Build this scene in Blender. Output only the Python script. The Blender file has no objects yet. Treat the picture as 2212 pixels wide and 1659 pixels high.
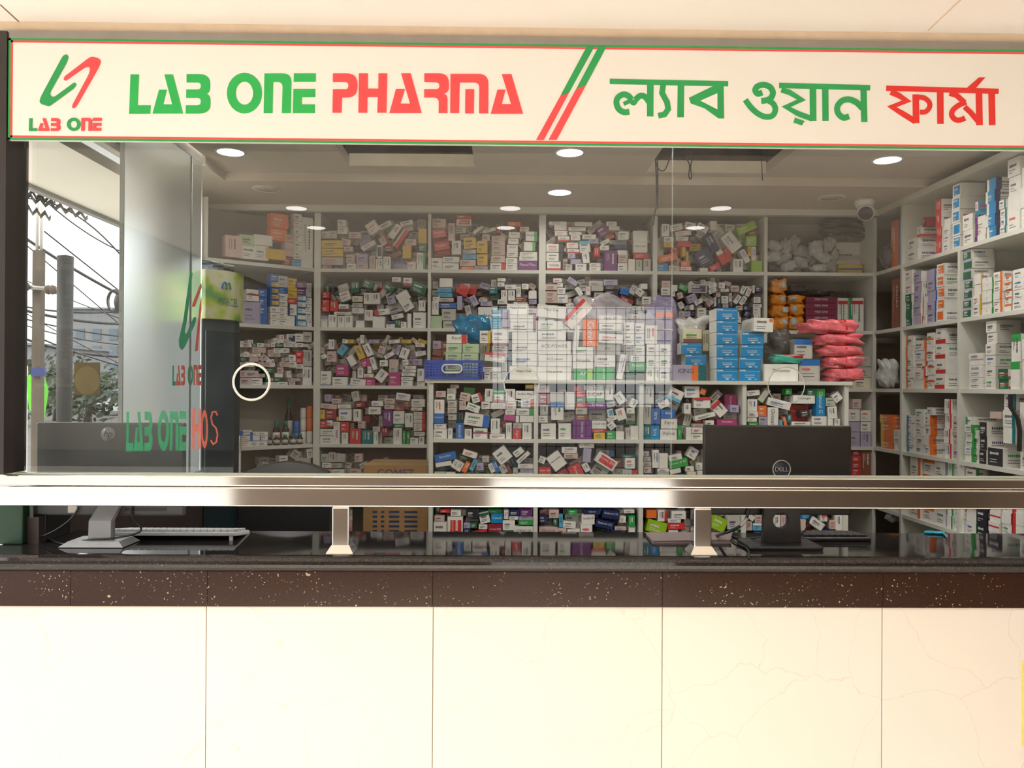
import bpy, bmesh, math, random
from mathutils import Vector, Matrix
from mathutils.geometry import tessellate_polygon
random.seed(7)
SC = bpy.context.scene
COL = SC.collection
PI = math.pi
# ------------------------------------------------------------------ camera
CZ = 1.53                      # eye height above the pavement
F = 1720.0                     # focal length in pixels of the 2212x1659 frame
yaw, pitch, roll = math.radians(0.80), math.radians(0.18), math.radians(0.34)
fw = Vector((math.sin(yaw)*math.cos(pitch), math.cos(yaw)*math.cos(pitch), math.sin(pitch)))
r0 = fw.cross(Vector((0, 0, 1))).normalized(); u0 = r0.cross(fw)
rt = math.cos(roll)*r0 + math.sin(roll)*u0; up = -math.sin(roll)*r0 + math.cos(roll)*u0
cd = bpy.data.cameras.new('camera'); cam = bpy.data.objects.new('camera', cd); COL.objects.link(cam)
cd.sensor_width = 36; cd.lens = 36*F/2212; cd.clip_start = 0.05; cd.clip_end = 400
M3 = Matrix((rt, up, -fw)).transposed()
cam.matrix_world = Matrix.Translation((0, 0, CZ)) @ M3.to_4x4()
SC.camera = cam
# ------------------------------------------------------------------ sky, exposure
SC.view_settings.view_transform = 'Standard'; SC.view_settings.look = 'None'
SC.view_settings.gamma = 1.0; SC.view_settings.use_curve_mapping = False
SC.view_settings.exposure = 0.0
SC.cycles.max_bounces = 10; SC.cycles.transparent_max_bounces = 24
SC.cycles.sample_clamp_indirect = 6.0; SC.cycles.caustics_refractive = False
SC.cycles.caustics_reflective = False
SKY = 3.6
W = bpy.data.worlds.new('overcast_sky'); SC.world = W; W.use_nodes = True
nt = W.node_tree; bg = nt.nodes['Background']
tc = nt.nodes.new('ShaderNodeTexCoord'); sx = nt.nodes.new('ShaderNodeSeparateXYZ')
rp = nt.nodes.new('ShaderNodeValToRGB')
nt.links.new(tc.outputs['Generated'], sx.inputs[0]); nt.links.new(sx.outputs['Z'], rp.inputs[0])
rp.color_ramp.elements[0].position = 0.0; rp.color_ramp.elements[0].color = (0.80, 0.82, 0.83, 1)
rp.color_ramp.elements[1].position = 0.5; rp.color_ramp.elements[1].color = (1.0, 0.98, 0.95, 1)
nt.links.new(rp.outputs[0], bg.inputs[0]); bg.inputs[1].default_value = SKY
sd = bpy.data.lights.new('hazy_sun', 'SUN'); sd.energy = 2.7; sd.angle = math.radians(40); sd.color = (1, 0.97, 0.92)
so = bpy.data.objects.new('hazy_sun', sd); COL.objects.link(so)
so.rotation_euler = Vector((1.0, 0.42, -0.55)).to_track_quat('-Z', 'Y').to_euler()

# ------------------------------------------------------------------ pixel helpers
def ray(px, py): return fw + (px-1106)/F*rt - (py-829.5)/F*up
O3 = Vector((0, 0, CZ))
def at(px, py, Y):
    d = ray(px, py); return O3 + d*(Y/d.y)
def atX(px, py, X):
    d = ray(px, py); return O3 + d*(X/d.x)
def atZ(px, py, Z):
    d = ray(px, py); return O3 + d*((Z-CZ)/d.z)
# ------------------------------------------------------------------ materials
MATS = {}
def nd(nt, t, **k):
    n = nt.nodes.new(t)
    for a, b in k.items(): setattr(n, a, b)
    return n
def mat(name, col, rough=0.5, metal=0.0, var=0.06, scale=18, bump=0.0, spec=0.5, coat=0.0, alpha=None):
    """principled surface with a light procedural mottling"""
    if name in MATS: return MATS[name]
    m = bpy.data.materials.new(name); m.use_nodes = True; nt = m.node_tree
    p = nt.nodes['Principled BSDF']
    p.inputs['Roughness'].default_value = rough; p.inputs['Metallic'].default_value = metal
    p.inputs['Specular IOR Level'].default_value = spec; p.inputs['Coat Weight'].default_value = coat
    tc = nd(nt, 'ShaderNodeTexCoord'); nz = nd(nt, 'ShaderNodeTexNoise'); nz.inputs['Scale'].default_value = scale
    nt.links.new(tc.outputs['Object'], nz.inputs['Vector'])
    r = nd(nt, 'ShaderNodeValToRGB')
    r.color_ramp.elements[0].position = 0.3; r.color_ramp.elements[1].position = 0.7
    r.color_ramp.elements[0].color = tuple(max(0, c*(1-var)) for c in col)+(1,)
    r.color_ramp.elements[1].color = tuple(min(1, c*(1+var*0.5)) for c in col)+(1,)
    nt.links.new(nz.outputs[0], r.inputs[0]); nt.links.new(r.outputs[0], p.inputs['Base Color'])
    if bump:
        b = nd(nt, 'ShaderNodeBump'); b.inputs['Strength'].default_value = bump; b.inputs['Distance'].default_value = 0.01
        nt.links.new(nz.outputs[0], b.inputs['Height']); nt.links.new(b.outputs[0], p.inputs['Normal'])
    if alpha is not None: p.inputs['Alpha'].default_value = alpha
    MATS[name] = m; return m
def emis(name, col, s):
    m = bpy.data.materials.new(name); m.use_nodes = True; nt = m.node_tree; nt.nodes.clear()
    e = nd(nt, 'ShaderNodeEmission'); e.inputs[0].default_value = col+(1,); e.inputs[1].default_value = s
    o = nd(nt, 'ShaderNodeOutputMaterial'); nt.links.new(e.outputs[0], o.inputs[0]); MATS[name] = m; return m
def glass_mat(name, tint=(0.93, 0.97, 0.95), boost=2.0, rough=0.0):
    """clear sheet: transparent with a fresnel mirror on its outer faces"""
    m = bpy.data.materials.new(name); m.use_nodes = True; nt = m.node_tree; nt.nodes.clear()
    t = nd(nt, 'ShaderNodeBsdfTransparent'); t.inputs[0].default_value = tint+(1,)
    g = nd(nt, 'ShaderNodeBsdfGlossy'); g.inputs['Roughness'].default_value = rough
    fr = nd(nt, 'ShaderNodeFresnel'); fr.inputs[0].default_value = 1.5
    ge = nd(nt, 'ShaderNodeNewGeometry'); inv = nd(nt, 'ShaderNodeMath', operation='SUBTRACT'); inv.inputs[0].default_value = 1
    nt.links.new(ge.outputs['Backfacing'], inv.inputs[1])
    mu = nd(nt, 'ShaderNodeMath', operation='MULTIPLY'); nt.links.new(fr.outputs[0], mu.inputs[0]); nt.links.new(inv.outputs[0], mu.inputs[1])
    m2 = nd(nt, 'ShaderNodeMath', operation='MULTIPLY'); m2.use_clamp = True; nt.links.new(mu.outputs[0], m2.inputs[0]); m2.inputs[1].default_value = boost
    mx = nd(nt, 'ShaderNodeMixShader'); nt.links.new(m2.outputs[0], mx.inputs[0]); nt.links.new(t.outputs[0], mx.inputs[1]); nt.links.new(g.outputs[0], mx.inputs[2])
    o = nd(nt, 'ShaderNodeOutputMaterial'); nt.links.new(mx.outputs[0], o.inputs[0]); MATS[name] = m; return m
def film_mat(name, col=(0.9, 0.93, 0.93), clear=0.9):
    """etched glass: part scattering, part see-through"""
    m = bpy.data.materials.new(name); m.use_nodes = True; nt = m.node_tree; nt.nodes.clear()
    tl = nd(nt, 'ShaderNodeBsdfTranslucent'); tl.inputs[0].default_value = col+(1,)
    rf = nd(nt, 'ShaderNodeBsdfRefraction'); rf.inputs['IOR'].default_value = 1.3; rf.inputs['Roughness'].default_value = 0.30; rf.inputs[0].default_value = col+(1,)
    nz = nd(nt, 'ShaderNodeTexNoise'); nz.inputs['Scale'].default_value = 3
    mx = nd(nt, 'ShaderNodeMixShader'); mx.inputs[0].default_value = clear
    nt.links.new(tl.outputs[0], mx.inputs[1]); nt.links.new(rf.outputs[0], mx.inputs[2])
    o = nd(nt, 'ShaderNodeOutputMaterial'); nt.links.new(mx.outputs[0], o.inputs[0]); MATS[name] = m; return m
def poly_mat(name, col, alpha, rough=0.15):
    """thin crinkled polythene"""
    m = mat(name, col, rough, var=0.25, scale=30, bump=0.8); m.node_tree.nodes['Principled BSDF'].inputs['Alpha'].default_value = alpha
    return m
def marble(name):
    m = bpy.data.materials.new(name); m.use_nodes = True; nt = m.node_tree; p = nt.nodes['Principled BSDF']
    p.inputs['Roughness'].default_value = 0.16
    tc = nd(nt, 'ShaderNodeTexCoord'); nz = nd(nt, 'ShaderNodeTexNoise'); nz.inputs['Scale'].default_value = 3; nz.inputs['Detail'].default_value = 8
    vm = nd(nt, 'ShaderNodeVectorMath', operation='MULTIPLY_ADD'); vm.inputs[1].default_value = (0.35,)*3
    nt.links.new(tc.outputs['Object'], nz.inputs['Vector']); nt.links.new(nz.outputs['Color'], vm.inputs[0]); nt.links.new(tc.outputs['Object'], vm.inputs[2])
    vo = nd(nt, 'ShaderNodeTexVoronoi', feature='DISTANCE_TO_EDGE'); vo.inputs['Scale'].default_value = 3.4
    nt.links.new(vm.outputs[0], vo.inputs['Vector'])
    r = nd(nt, 'ShaderNodeValToRGB'); r.color_ramp.elements[0].position = 0.0; r.color_ramp.elements[0].color = (0.56, 0.48, 0.39, 1)
    r.color_ramp.elements[1].position = 0.006; r.color_ramp.elements[1].color = (0.73, 0.685, 0.625, 1)
    nt.links.new(vo.outputs[0], r.inputs[0])
    n2 = nd(nt, 'ShaderNodeTexNoise'); n2.inputs['Scale'].default_value = 1.3; nt.links.new(tc.outputs['Object'], n2.inputs['Vector'])
    mx = nd(nt, 'ShaderNodeMix', data_type='RGBA'); nt.links.new(n2.outputs[0], mx.inputs[0]); mx.inputs[6].default_value = (0.75, 0.705, 0.645, 1)
    nt.links.new(r.outputs[0], mx.inputs[7]); nt.links.new(mx.outputs[2], p.inputs['Base Color']); MATS[name] = m; return m
def granite(name, base, speck, rough, dens=0.16, scale=90):
    m = bpy.data.materials.new(name); m.use_nodes = True; nt = m.node_tree; p = nt.nodes['Principled BSDF']
    p.inputs['Roughness'].default_value = rough; p.inputs['Specular IOR Level'].default_value = 0.5 if rough < .06 else 0.3
    tc = nd(nt, 'ShaderNodeTexCoord'); vo = nd(nt, 'ShaderNodeTexVoronoi'); vo.inputs['Scale'].default_value = scale
    nz0 = nd(nt, 'ShaderNodeTexNoise'); nz0.inputs['Scale'].default_value = 40
    vm = nd(nt, 'ShaderNodeVectorMath', operation='MULTIPLY_ADD'); vm.inputs[1].default_value = (0.03,)*3
    nt.links.new(tc.outputs['Object'], nz0.inputs['Vector']); nt.links.new(nz0.outputs['Color'], vm.inputs[0]); nt.links.new(tc.outputs['Object'], vm.inputs[2])
    nt.links.new(vm.outputs[0], vo.inputs['Vector'])
    r = nd(nt, 'ShaderNodeValToRGB'); e = r.color_ramp.elements; e[0].position = dens*0.6; e[0].color = (1, 1, 1, 1); e[1].position = dens; e[1].color = (0, 0, 0, 1)
    nt.links.new(vo.outputs['Distance'], r.inputs[0])
    n3 = nd(nt, 'ShaderNodeTexNoise'); n3.inputs['Scale'].default_value = 9; r3 = nd(nt, 'ShaderNodeValToRGB'); r3.color_ramp.elements[0].position = 0.42; r3.color_ramp.elements[1].position = 0.6
    nt.links.new(tc.outputs['Object'], n3.inputs['Vector']); nt.links.new(n3.outputs[0], r3.inputs[0])
    ml = nd(nt, 'ShaderNodeMath', operation='MULTIPLY'); nt.links.new(r.outputs[0], ml.inputs[0]); nt.links.new(r3.outputs[0], ml.inputs[1])
    nz = nd(nt, 'ShaderNodeTexNoise'); nz.inputs['Scale'].default_value = 160; nt.links.new(tc.outputs['Object'], nz.inputs['Vector'])
    r2 = nd(nt, 'ShaderNodeValToRGB'); r2.color_ramp.elements[0].color = tuple(c*0.6 for c in base)+(1,); r2.color_ramp.elements[1].color = tuple(c*1.7 for c in base)+(1,)
    nt.links.new(nz.outputs[0], r2.inputs[0])
    mx = nd(nt, 'ShaderNodeMix', data_type='RGBA'); nt.links.new(ml.outputs[0], mx.inputs[0]); nt.links.new(r2.outputs[0], mx.inputs[6]); mx.inputs[7].default_value = speck+(1,)
    nt.links.new(mx.outputs[2], p.inputs['Base Color']); MATS[name] = m; return m
STEEL = mat('polished_steel', (0.76, 0.74, 0.71), 0.08, 1.0, 0.05, 4)
DSTEEL = mat('dull_steel', (0.32, 0.30, 0.28), 0.35, 0.9)
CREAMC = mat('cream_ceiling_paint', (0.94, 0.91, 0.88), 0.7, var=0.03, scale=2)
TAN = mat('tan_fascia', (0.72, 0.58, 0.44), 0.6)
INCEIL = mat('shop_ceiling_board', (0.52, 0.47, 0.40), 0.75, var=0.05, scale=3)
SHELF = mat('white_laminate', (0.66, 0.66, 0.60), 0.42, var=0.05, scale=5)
SHELFB = mat('shaded_laminate_back', (0.37, 0.34, 0.29), 0.55, var=0.1, scale=3)  # same laminate darkened, shade inside the bays put into its colour
DARK = mat('dark_void', (0.035, 0.028, 0.022), 0.9)
PLENUM = mat('unfinished_brown_slab', (0.16, 0.10, 0.06), 0.9, var=0.5, scale=6)
BLK = mat('black_plastic', (0.018, 0.017, 0.018), 0.32, var=0.2)
GRYP = mat('grey_plastic', (0.30, 0.32, 0.34), 0.4)
WHTP = mat('white_plastic', (0.75, 0.75, 0.72), 0.4)
INK = mat('print_ink', (0.10, 0.10, 0.13), 0.6)
GLASS = glass_mat('window_glass', (0.965, 0.968, 0.955)); GLASS2 = glass_mat('side_glass', (0.95, 0.97, 0.96), 1.2)
FILM = film_mat('etched_film')
SIGNW = mat('sign_vinyl_cream', (0.90, 0.88, 0.845), 0.35, var=0.02, scale=2)
SGRN = mat('sign_green', (0.01, 0.30, 0.075), 0.4); SRED = mat('sign_red', (0.76, 0.06, 0.07), 0.4); SRED2 = mat('sign_deep_red', (0.66, 0.018, 0.012), 0.4); SGRN2 = mat('sign_bright_green', (0.008, 0.40, 0.075), 0.4)
PAL = {}
for k, n, c in (('W', 'white', (0.78, 0.765, 0.715)), ('G', 'pale grey', (0.50, 0.49, 0.44)), ('R', 'red', (0.60, 0.035, 0.035)), ('B', 'blue', (0.015, 0.14, 0.48)),
                ('N', 'navy', (0.012, 0.025, 0.11)), ('T', 'teal', (0.0, 0.17, 0.20)), ('E', 'green', (0.03, 0.34, 0.07)), ('L', 'pale green', (0.46, 0.60, 0.38)),
                ('M', 'magenta', (0.45, 0.04, 0.20)), ('P', 'purple', (0.16, 0.03, 0.20)), ('O', 'orange', (0.78, 0.17, 0.03)), ('Y', 'yellow', (0.70, 0.46, 0.06)),
                ('K', 'black', (0.025, 0.025, 0.035)), ('C', 'pinkish', (0.62, 0.47, 0.42)), ('D', 'dark green', (0.012, 0.13, 0.06)), ('A', 'light blue', (0.10, 0.42, 0.62)),
                ('V', 'lavender', (0.42, 0.38, 0.52)), ('U', 'brown', (0.26, 0.08, 0.05)), ('X', 'lime', (0.30, 0.52, 0.02)), ('F', 'dark red', (0.28, 0.02, 0.035)),
                ('S', 'sky blue', (0.0, 0.24, 0.55)), ('I', 'cream', (0.74, 0.70, 0.50))):
    PAL[k] = (n, mat('card_'+n.replace(' ', '_'), c, 0.42, var=0.07, scale=25, coat=0.1))
LIGHT = set('WGLCVIYA')
# ------------------------------------------------------------------ mesh builder
def basis(ang=0):
    """front facing -Y, rotated clockwise in the picture by ang degrees"""
    a = math.radians(-ang); c, s = math.cos(a), math.sin(a)
    return Vector((c, 0, s)), Vector((-s, 0, c)), Vector((0, -1, 0))
_TXT = {}
def text_geo(s):
    if s in _TXT: return _TXT[s]
    cu = bpy.data.curves.new('t', 'FONT'); cu.body = s; cu.resolution_u = 3
    ob = bpy.data.objects.new('t', cu); COL.objects.link(ob)
    dg = bpy.context.evaluated_depsgraph_get(); me = ob.evaluated_get(dg).to_mesh()
    v = [tuple(x.co) for x in me.vertices]; f = [tuple(p.vertices) for p in me.polygons]
    ob.evaluated_get(dg).to_mesh_clear(); bpy.data.objects.remove(ob); bpy.data.curves.remove(cu)
    x0 = min(a[0] for a in v); x1 = max(a[0] for a in v); y0 = min(a[1] for a in v); y1 = max(a[1] for a in v)
    v = [((a[0]-x0)/(x1-x0)-.5, (a[1]-y0)/(y1-y0)-.5) for a in v]
    _TXT[s] = (v, f, (x1-x0)/(y1-y0)); return _TXT[s]
class MB:
    def __init__(s): s.v = []; s.f = []; s.m = []; s.ml = []; s.sm = []
    def mi(s, m):
        if m not in s.ml: s.ml.append(m)
        return s.ml.index(m)
    def add(s, vs, fs, m, smooth=False):
        o = len(s.v); s.v += [Vector(x) for x in vs]; i = s.mi(m)
        for f in fs: s.f.append(tuple(o+k for k in f)); s.m.append(i); s.sm.append(smooth)
        return s
    def box(s, x0, x1, y0, y1, z0, z1, m):
        return s.add([(x0,y0,z0),(x1,y0,z0),(x1,y1,z0),(x0,y1,z0),(x0,y0,z1),(x1,y0,z1),(x1,y1,z1),(x0,y1,z1)],
                     [(0,3,2,1),(4,5,6,7),(0,1,5,4),(1,2,6,5),(2,3,7,6),(3,0,4,7)], m)
    def obox(s, c, U, V, N, w, h, d, m):
        """box with front centre c, right U, up V, outward N; depth d goes back from the front"""
        P = []
        for k in (0, -d):
            for a, b in ((-w/2,-h/2),(w/2,-h/2),(w/2,h/2),(-w/2,h/2)): P.append(c+U*a+V*b+N*k)
        return s.add(P, [(0,1,2,3),(5,4,7,6),(1,5,6,2),(4,0,3,7),(3,2,6,7),(4,5,1,0)], m)
    def quad(s, c, U, V, w, h, m):
        return s.add([c-U*w/2-V*h/2, c+U*w/2-V*h/2, c+U*w/2+V*h/2, c-U*w/2+V*h/2], [(0,1,2,3)], m)
    def text(s, st, c, U, V, w, h, m, fit=True):
        v, f, asp = text_geo(st)
        if fit:
            if w/h > asp: w = h*asp
            else: h = w/asp
        return s.add([c+U*(a*w)+V*(b*h) for a, b in v], f, m)
    def prism(s, pts, n, d, m):
        """polygon of 3D points extruded by vector n*d"""
        pts = [Vector(p) for p in pts]; k = len(pts); n = Vector(n)
        tri = tessellate_polygon([pts]); vs = pts+[p+n*d for p in pts]
        nn = sum(((pts[i]-pts[0]).cross(pts[(i+1) % k]-pts[0]) for i in range(k)), Vector())
        fs = []
        for t in tri:
            a, b, c = t
            if (pts[b]-pts[a]).cross(pts[c]-pts[a]).dot(n) > 0: t = (a, c, b)
            fs.append(tuple(t)); fs.append((t[0]+k, t[2]+k, t[1]+k))
        for i in range(k):
            j = (i+1) % k; fs.append((i, j, j+k, i+k) if nn.dot(n) < 0 else (j, i, i+k, j+k))
        return s.add(vs, fs, m)
    def tube(s, pts, r, m, seg=8, closed=False, caps=True):
        pts = [Vector(p) for p in pts]; n = len(pts); vs = []; fs = []
        rr = r if isinstance(r, (list, tuple)) else [r]*n
        prev = None
        for i, p in enumerate(pts):
            a = pts[(i-1) % n] if (i or closed) else p; b = pts[(i+1) % n] if (i < n-1 or closed) else p
            t = (b-a).normalized()
            if prev is None:
                x = t.cross(Vector((0, 0, 1)))
                if x.length < 1e-3: x = t.cross(Vector((1, 0, 0)))
            else: x = prev - t*prev.dot(t)
            x.normalize(); prev = x; y = t.cross(x)
            for k in range(seg):
                q = 2*PI*k/seg; vs.append(p+(x*math.cos(q)+y*math.sin(q))*rr[i])
        for i in range(n if closed else n-1):
            j = (i+1) % n
            for k in range(seg): l = (k+1) % seg; fs.append((i*seg+k, i*seg+l, j*seg+l, j*seg+k))
        if caps and not closed: fs.append(tuple(range(seg))[::-1]); fs.append(tuple((n-1)*seg+k for k in range(seg)))
        return s.add(vs, fs, m, True)
    def lathe(s, prof, c, ax, m, seg=24):
        """profile [(r, t)] about axis ax through c"""
        ax = Vector(ax).normalized(); x = ax.cross(Vector((0.3, 0.9, 0.1))).normalized(); y = ax.cross(x); c = Vector(c)
        vs = []; fs = []
        for r, t in prof:
            for k in range(seg): q = 2*PI*k/seg; vs.append(c+ax*t+(x*math.cos(q)+y*math.sin(q))*r)
        for i in range(len(prof)-1):
            for k in range(seg): l = (k+1) % seg; fs.append((i*seg+k, i*seg+l, (i+1)*seg+l, (i+1)*seg+k))
        if prof[0][0] > 1e-6: fs.append(tuple(range(seg))[::-1])
        if prof[-1][0] > 1e-6: fs.append(tuple((len(prof)-1)*seg+k for k in range(seg)))
        return s.add(vs, fs, m, True)
    def blob(s, c, sx, sy, sz, m, rnd=0.12, e=0.6, nu=22, nv=12, seed=0, U=None, V=None, base=True):
        """soft bag or pack: rounded superellipsoid with creases"""
        R = random.Random(seed); ph = [(R.uniform(2, 9), R.uniform(2, 9), R.uniform(0, 6.3)) for _ in range(7)]
        c = Vector(c); U = U or Vector((1, 0, 0)); V = V or Vector((0, 0, 1)); N = U.cross(V)
        sp = lambda q: math.copysign(abs(q)**e, q)
        vs = []; fs = []
        for j in range(nv+1):
            la = -PI/2+PI*j/nv
            for i in range(nu):
                lo = 2*PI*i/nu
                x = sp(math.cos(la))*sp(math.cos(lo)); y = sp(math.cos(la))*sp(math.sin(lo)); z = sp(math.sin(la))
                k = 1+rnd*sum(math.sin(a*lo*1.0+b*la+p) if False else math.sin(a*x+b*z*1.3+p+2*y) for a, b, p in ph)/3
                zz = z*k
                if base: zz = max(zz, -1)
                vs.append(c+U*(x*k*sx)+N*(y*k*sy)+V*(zz*sz))
        for j in range(nv):
            for i in range(nu): l = (i+1) % nu; fs.append((j*nu+i, j*nu+l, (j+1)*nu+l, (j+1)*nu+i))
        return s.add(vs, fs, m, True)
    def build(s, name, parent=None, loc=None):
        me = bpy.data.meshes.new(name); o = Vector(loc) if loc else Vector()
        me.from_pydata([v-o for v in s.v], [], s.f); [me.materials.append(m) for m in s.ml]
        me.polygons.foreach_set('material_index', s.m); me.polygons.foreach_set('use_smooth', s.sm); me.update()
        ob = bpy.data.objects.new(name, me); COL.objects.link(ob); ob.location = o
        if parent is not None:
            w = Vector(); q = parent
            while q: w += q.location; q = q.parent
            ob.parent = parent; ob.location = o - w
        return ob
def tag(o, label=None, cat=None, group=None, kind=None):
    if label: o['label'] = label
    if cat: o['category'] = cat
    if group: o['group'] = group
    if kind: o['kind'] = kind
    return o
def thing(name, label, cat, loc, group=None):
    o = bpy.data.objects.new(name, None); COL.objects.link(o); o.location = loc; o.empty_display_size = 0.05
    return tag(o, label, cat, group)
def bevel(o, w=0.002, seg=2):
    b = o.modifiers.new('bevel', 'BEVEL'); b.width = w; b.segments = seg; b.limit_method = 'ANGLE'; return o
def struct(mb, name, label=None): return tag(mb.build(name), label, None, None, 'structure')
def fillet(pts, n=6):
    out = []; k = len(pts)
    for i, p in enumerate(pts):
        if len(p) == 2: out.append((p[0], p[1])); continue
        a = Vector(pts[i-1][:2]); b = Vector(p[:2]); c = Vector(pts[(i+1) % k][:2]); r = p[2]
        s = b+(a-b).normalized()*min(r, (a-b).length*.5 if len(pts[i-1]) == 3 else (a-b).length); e = b+(c-b).normalized()*min(r, (c-b).length*.5 if len(pts[(i+1) % k]) == 3 else (c-b).length)
        for q in range(n+1): t = q/n; w = s*(1-t)**2+b*2*t*(1-t)+e*t*t; out.append((w.x, w.y))
    return out
def curvy(pts, n=5):
    P = [Vector(p) for p in pts]; out = []
    for i in range(len(P)-1):
        a, b, c, d = P[max(0, i-1)], P[i], P[i+1], P[min(len(P)-1, i+2)]
        for k in range(n): t = k/n; out.append(.5*((2*b)+(c-a)*t+(2*a-5*b+4*c-d)*t*t+(3*b-a-3*c+d)*t**3))
    return [tuple(p) for p in out+[P[-1]]]
def stroke(pts, w):
    """outline of a thick line"""
    P = [Vector(p) for p in pts]; L = []; R = []
    for i, p in enumerate(P):
        a = (P[i]-P[i-1]).normalized() if i else None; b = (P[i+1]-P[i]).normalized() if i < len(P)-1 else None
        t = (a+b).normalized() if a and b else (a or b); n = Vector((-t.y, t.x)); k = w/2
        if a and b: k /= max(0.6, n.dot(Vector((-a.y, a.x))))
        L.append(p+n*k); R.append(p-n*k)
    return [tuple(x) for x in L+R[::-1]]
# ================================================================== the setting
YF = 2.10; XL = -1.29; XR = 2.0; YB = 4.25; YU = 3.41      # tile face, side glass, right rack, back rack, front rack
def zat(py, Y, px=1106): return at(px, py, Y).z
ZC = zat(1205, 2.07)                                       # counter top
ZCE = CZ+0.99; ZSOF = CZ+0.955
XE = 4.4; XW = -2.25
# tiled front below the counter
b = MB(); js = [-60, 445, 935, 1430, 1905, 2420, 2900]
MRB = marble('cream_marble_tile'); GROUT = mat('tile_joint', (0.45, 0.36, 0.26), 0.8)
zs = zat(1310, YF)
xs = [at(j, 1450, YF).x for j in js]
for i in range(len(xs)-1): b.box(xs[i]+.0012, xs[i+1]-.0012, YF, YF+.012, 0, zs-.001, MRB)
b.box(xs[0], xs[-1], YF+.004, YF+.05, 0, zs, GROUT); struct(b, 'wall_front')
b = MB(); GRN = granite('brown_speckled_granite', (0.024, 0.010, 0.007), (0.50, 0.40, 0.28), 0.10, 0.19, 95)
js2 = [-60, 155, 450, 935, 1430, 1905, 2420, 2900]; x2 = [at(j, 1270, YF).x for j in js2]
zsk = zat(1236, YF-.004)
for i in range(len(x2)-1): b.box(x2[i]+.0006, x2[i+1]-.0006, YF-.006, YF+.02, zs, zsk, GRN)
struct(b, 'trim_1')
# granite worktop with a rounded nose
YBK = 2.44
b = MB(); GRB = granite('black_granite', (0.014, 0.012, 0.012), (0.10, 0.08, 0.07), 0.045, 0.2, 110)
th = ZC-zsk; pr = [(YBK, ZC), (YF-.022+th/2, ZC)]
for k in range(9):
    q = PI/2+PI*k/8; pr.append((YF-.022+th/2+math.cos(q)*th/2, ZC-th/2+math.sin(q)*th/2))
pr += [(YBK, ZC-th)]
xa, xb = xs[0], XE-2.0
vs = [(x, y, z) for x in (xa, xb) for y, z in pr]; n = len(pr)
b.add(vs, [(i, (i+1) % n, (i+1) % n+n, i+n) for i in range(n)]+[tuple(range(n))[::-1], tuple(range(n, 2*n))], GRB)
o = b.build('granite_worktop'); tag(o, 'long polished black granite counter top running under the steel rail', 'counter')
b = MB(); b.box(xa, xb, YF+.05, YBK-.06, 0, ZC-th, mat('counter_core', (0.10, 0.07, 0.05), 0.8)); struct(b, 'wall_counter')
# floors
b = MB(); b.box(-1.62, 2.4, YF+.05, 4.7, -.04, 0, mat('shop_floor_tile', (0.30, 0.27, 0.24), 0.3)); struct(b, 'floor')
b = MB(); b.box(-80, 60, -60, 120, -.25, -.05, mat('street_asphalt', (0.085, 0.08, 0.072), 0.9, var=0.3, scale=0.7)); struct(b, 'ground')
b = MB(); b.box(-14, XW, -11, 12, -.12, -.04, mat('bounce_concrete', (0.52, 0.49, 0.44), 0.8, var=0.15, scale=1)); struct(b, 'floor_bounce')  # unseen pale ground, added to bounce daylight up onto the soffit
b = MB(); b.box(-34, -2.6, -19, -15, -.1, 7.5, mat('grey_sky_blocker', (0.24, 0.23, 0.21), 0.8, var=0.3, scale=1)); struct(b, 'wall_sky_blocker')  # unseen block, added to dim the mirrored sky and the facade light
b = MB(); b.box(XW, XE, -9, YF, -.05, 0, mat('pavement_tile', (0.60, 0.55, 0.48), 0.4, var=0.1, scale=2)); struct(b, 'floor_pavement')
# back and right walls of the shop
WALLP = mat('shop_wall_paint', (0.50, 0.46, 0.39), 0.7)
b = MB(); b.box(-1.7, 2.44, 4.62, 4.7, 0, ZCE+.4, WALLP); struct(b, 'wall_back')
b = MB(); b.box(2.38, 2.44, YF+.05, 4.7, 0, ZCE+.4, WALLP); struct(b, 'wall_right')
b = MB(); b.box(-1.68, -1.62, 3.66, 4.62, 0, ZCE+.4, WALLP); struct(b, 'wall_left')
# side glass wall with its film and steel posts
yE = atX(435, 700, XL).y; yFm = atX(265, 700, XL).y
b = MB(); b.box(XL-.01, XL, YF+.12, yFm-.002, CZ-.37, ZCE-.04, GLASS2)
o = b.build('window_2'); tag(o, None, None, None, 'structure')
b = MB(); b.box(XL-.01, XL, yFm+.002, yE, CZ-.37, ZCE-.04, FILM); o = struct(b, 'window_3')
ST = mat('seam_seal', (0.25, 0.27, 0.27), 0.4)
for k, px in enumerate((265, 412)):
    y = atX(px, 700, XL).y; b = MB(); b.box(XL-.012, XL+.002, y-.003, y+.003, CZ-.37, ZCE-.04, ST); b.build('seam', o)
b = MB(); b.box(XL-.06, XL+.004, YBK-.2, 3.46, 0, CZ-.372, mat('dark_side_panel', (.05, .035, .03), .5)); struct(b, 'wall_side')
# left jamb and the steel head above the sign
DJ = mat('dark_bronze_frame', (0.022, 0.018, 0.017), 0.35)
xj0 = at(8, 600, 2.13).x; xj1 = at(26, 600, 2.13).x
b = MB(); b.box(xj0, xj1, 2.10, 2.20, zat(1022, 2.131, 10), zat(80, 2.1), DJ); struct(b, 'trim_2')
b = MB(); b.box(xj0-.1, xj0, 2.14, 2.2, zat(1022, 2.131, 10), ZSOF, TAN); struct(b, 'wall_pier')
zh0, zh1 = zat(98, 2.11), zat(80, 2.11)
b = MB(); b.box(xj0, 2.4, 2.105, 2.2, zh0, zh1, DSTEEL); struct(b, 'trim_3')
b = MB(); b.box(xj0-.5, 2.6, 2.115, 2.25, zh1, ZSOF+.06, TAN); struct(b, 'wall_lintel')
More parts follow.
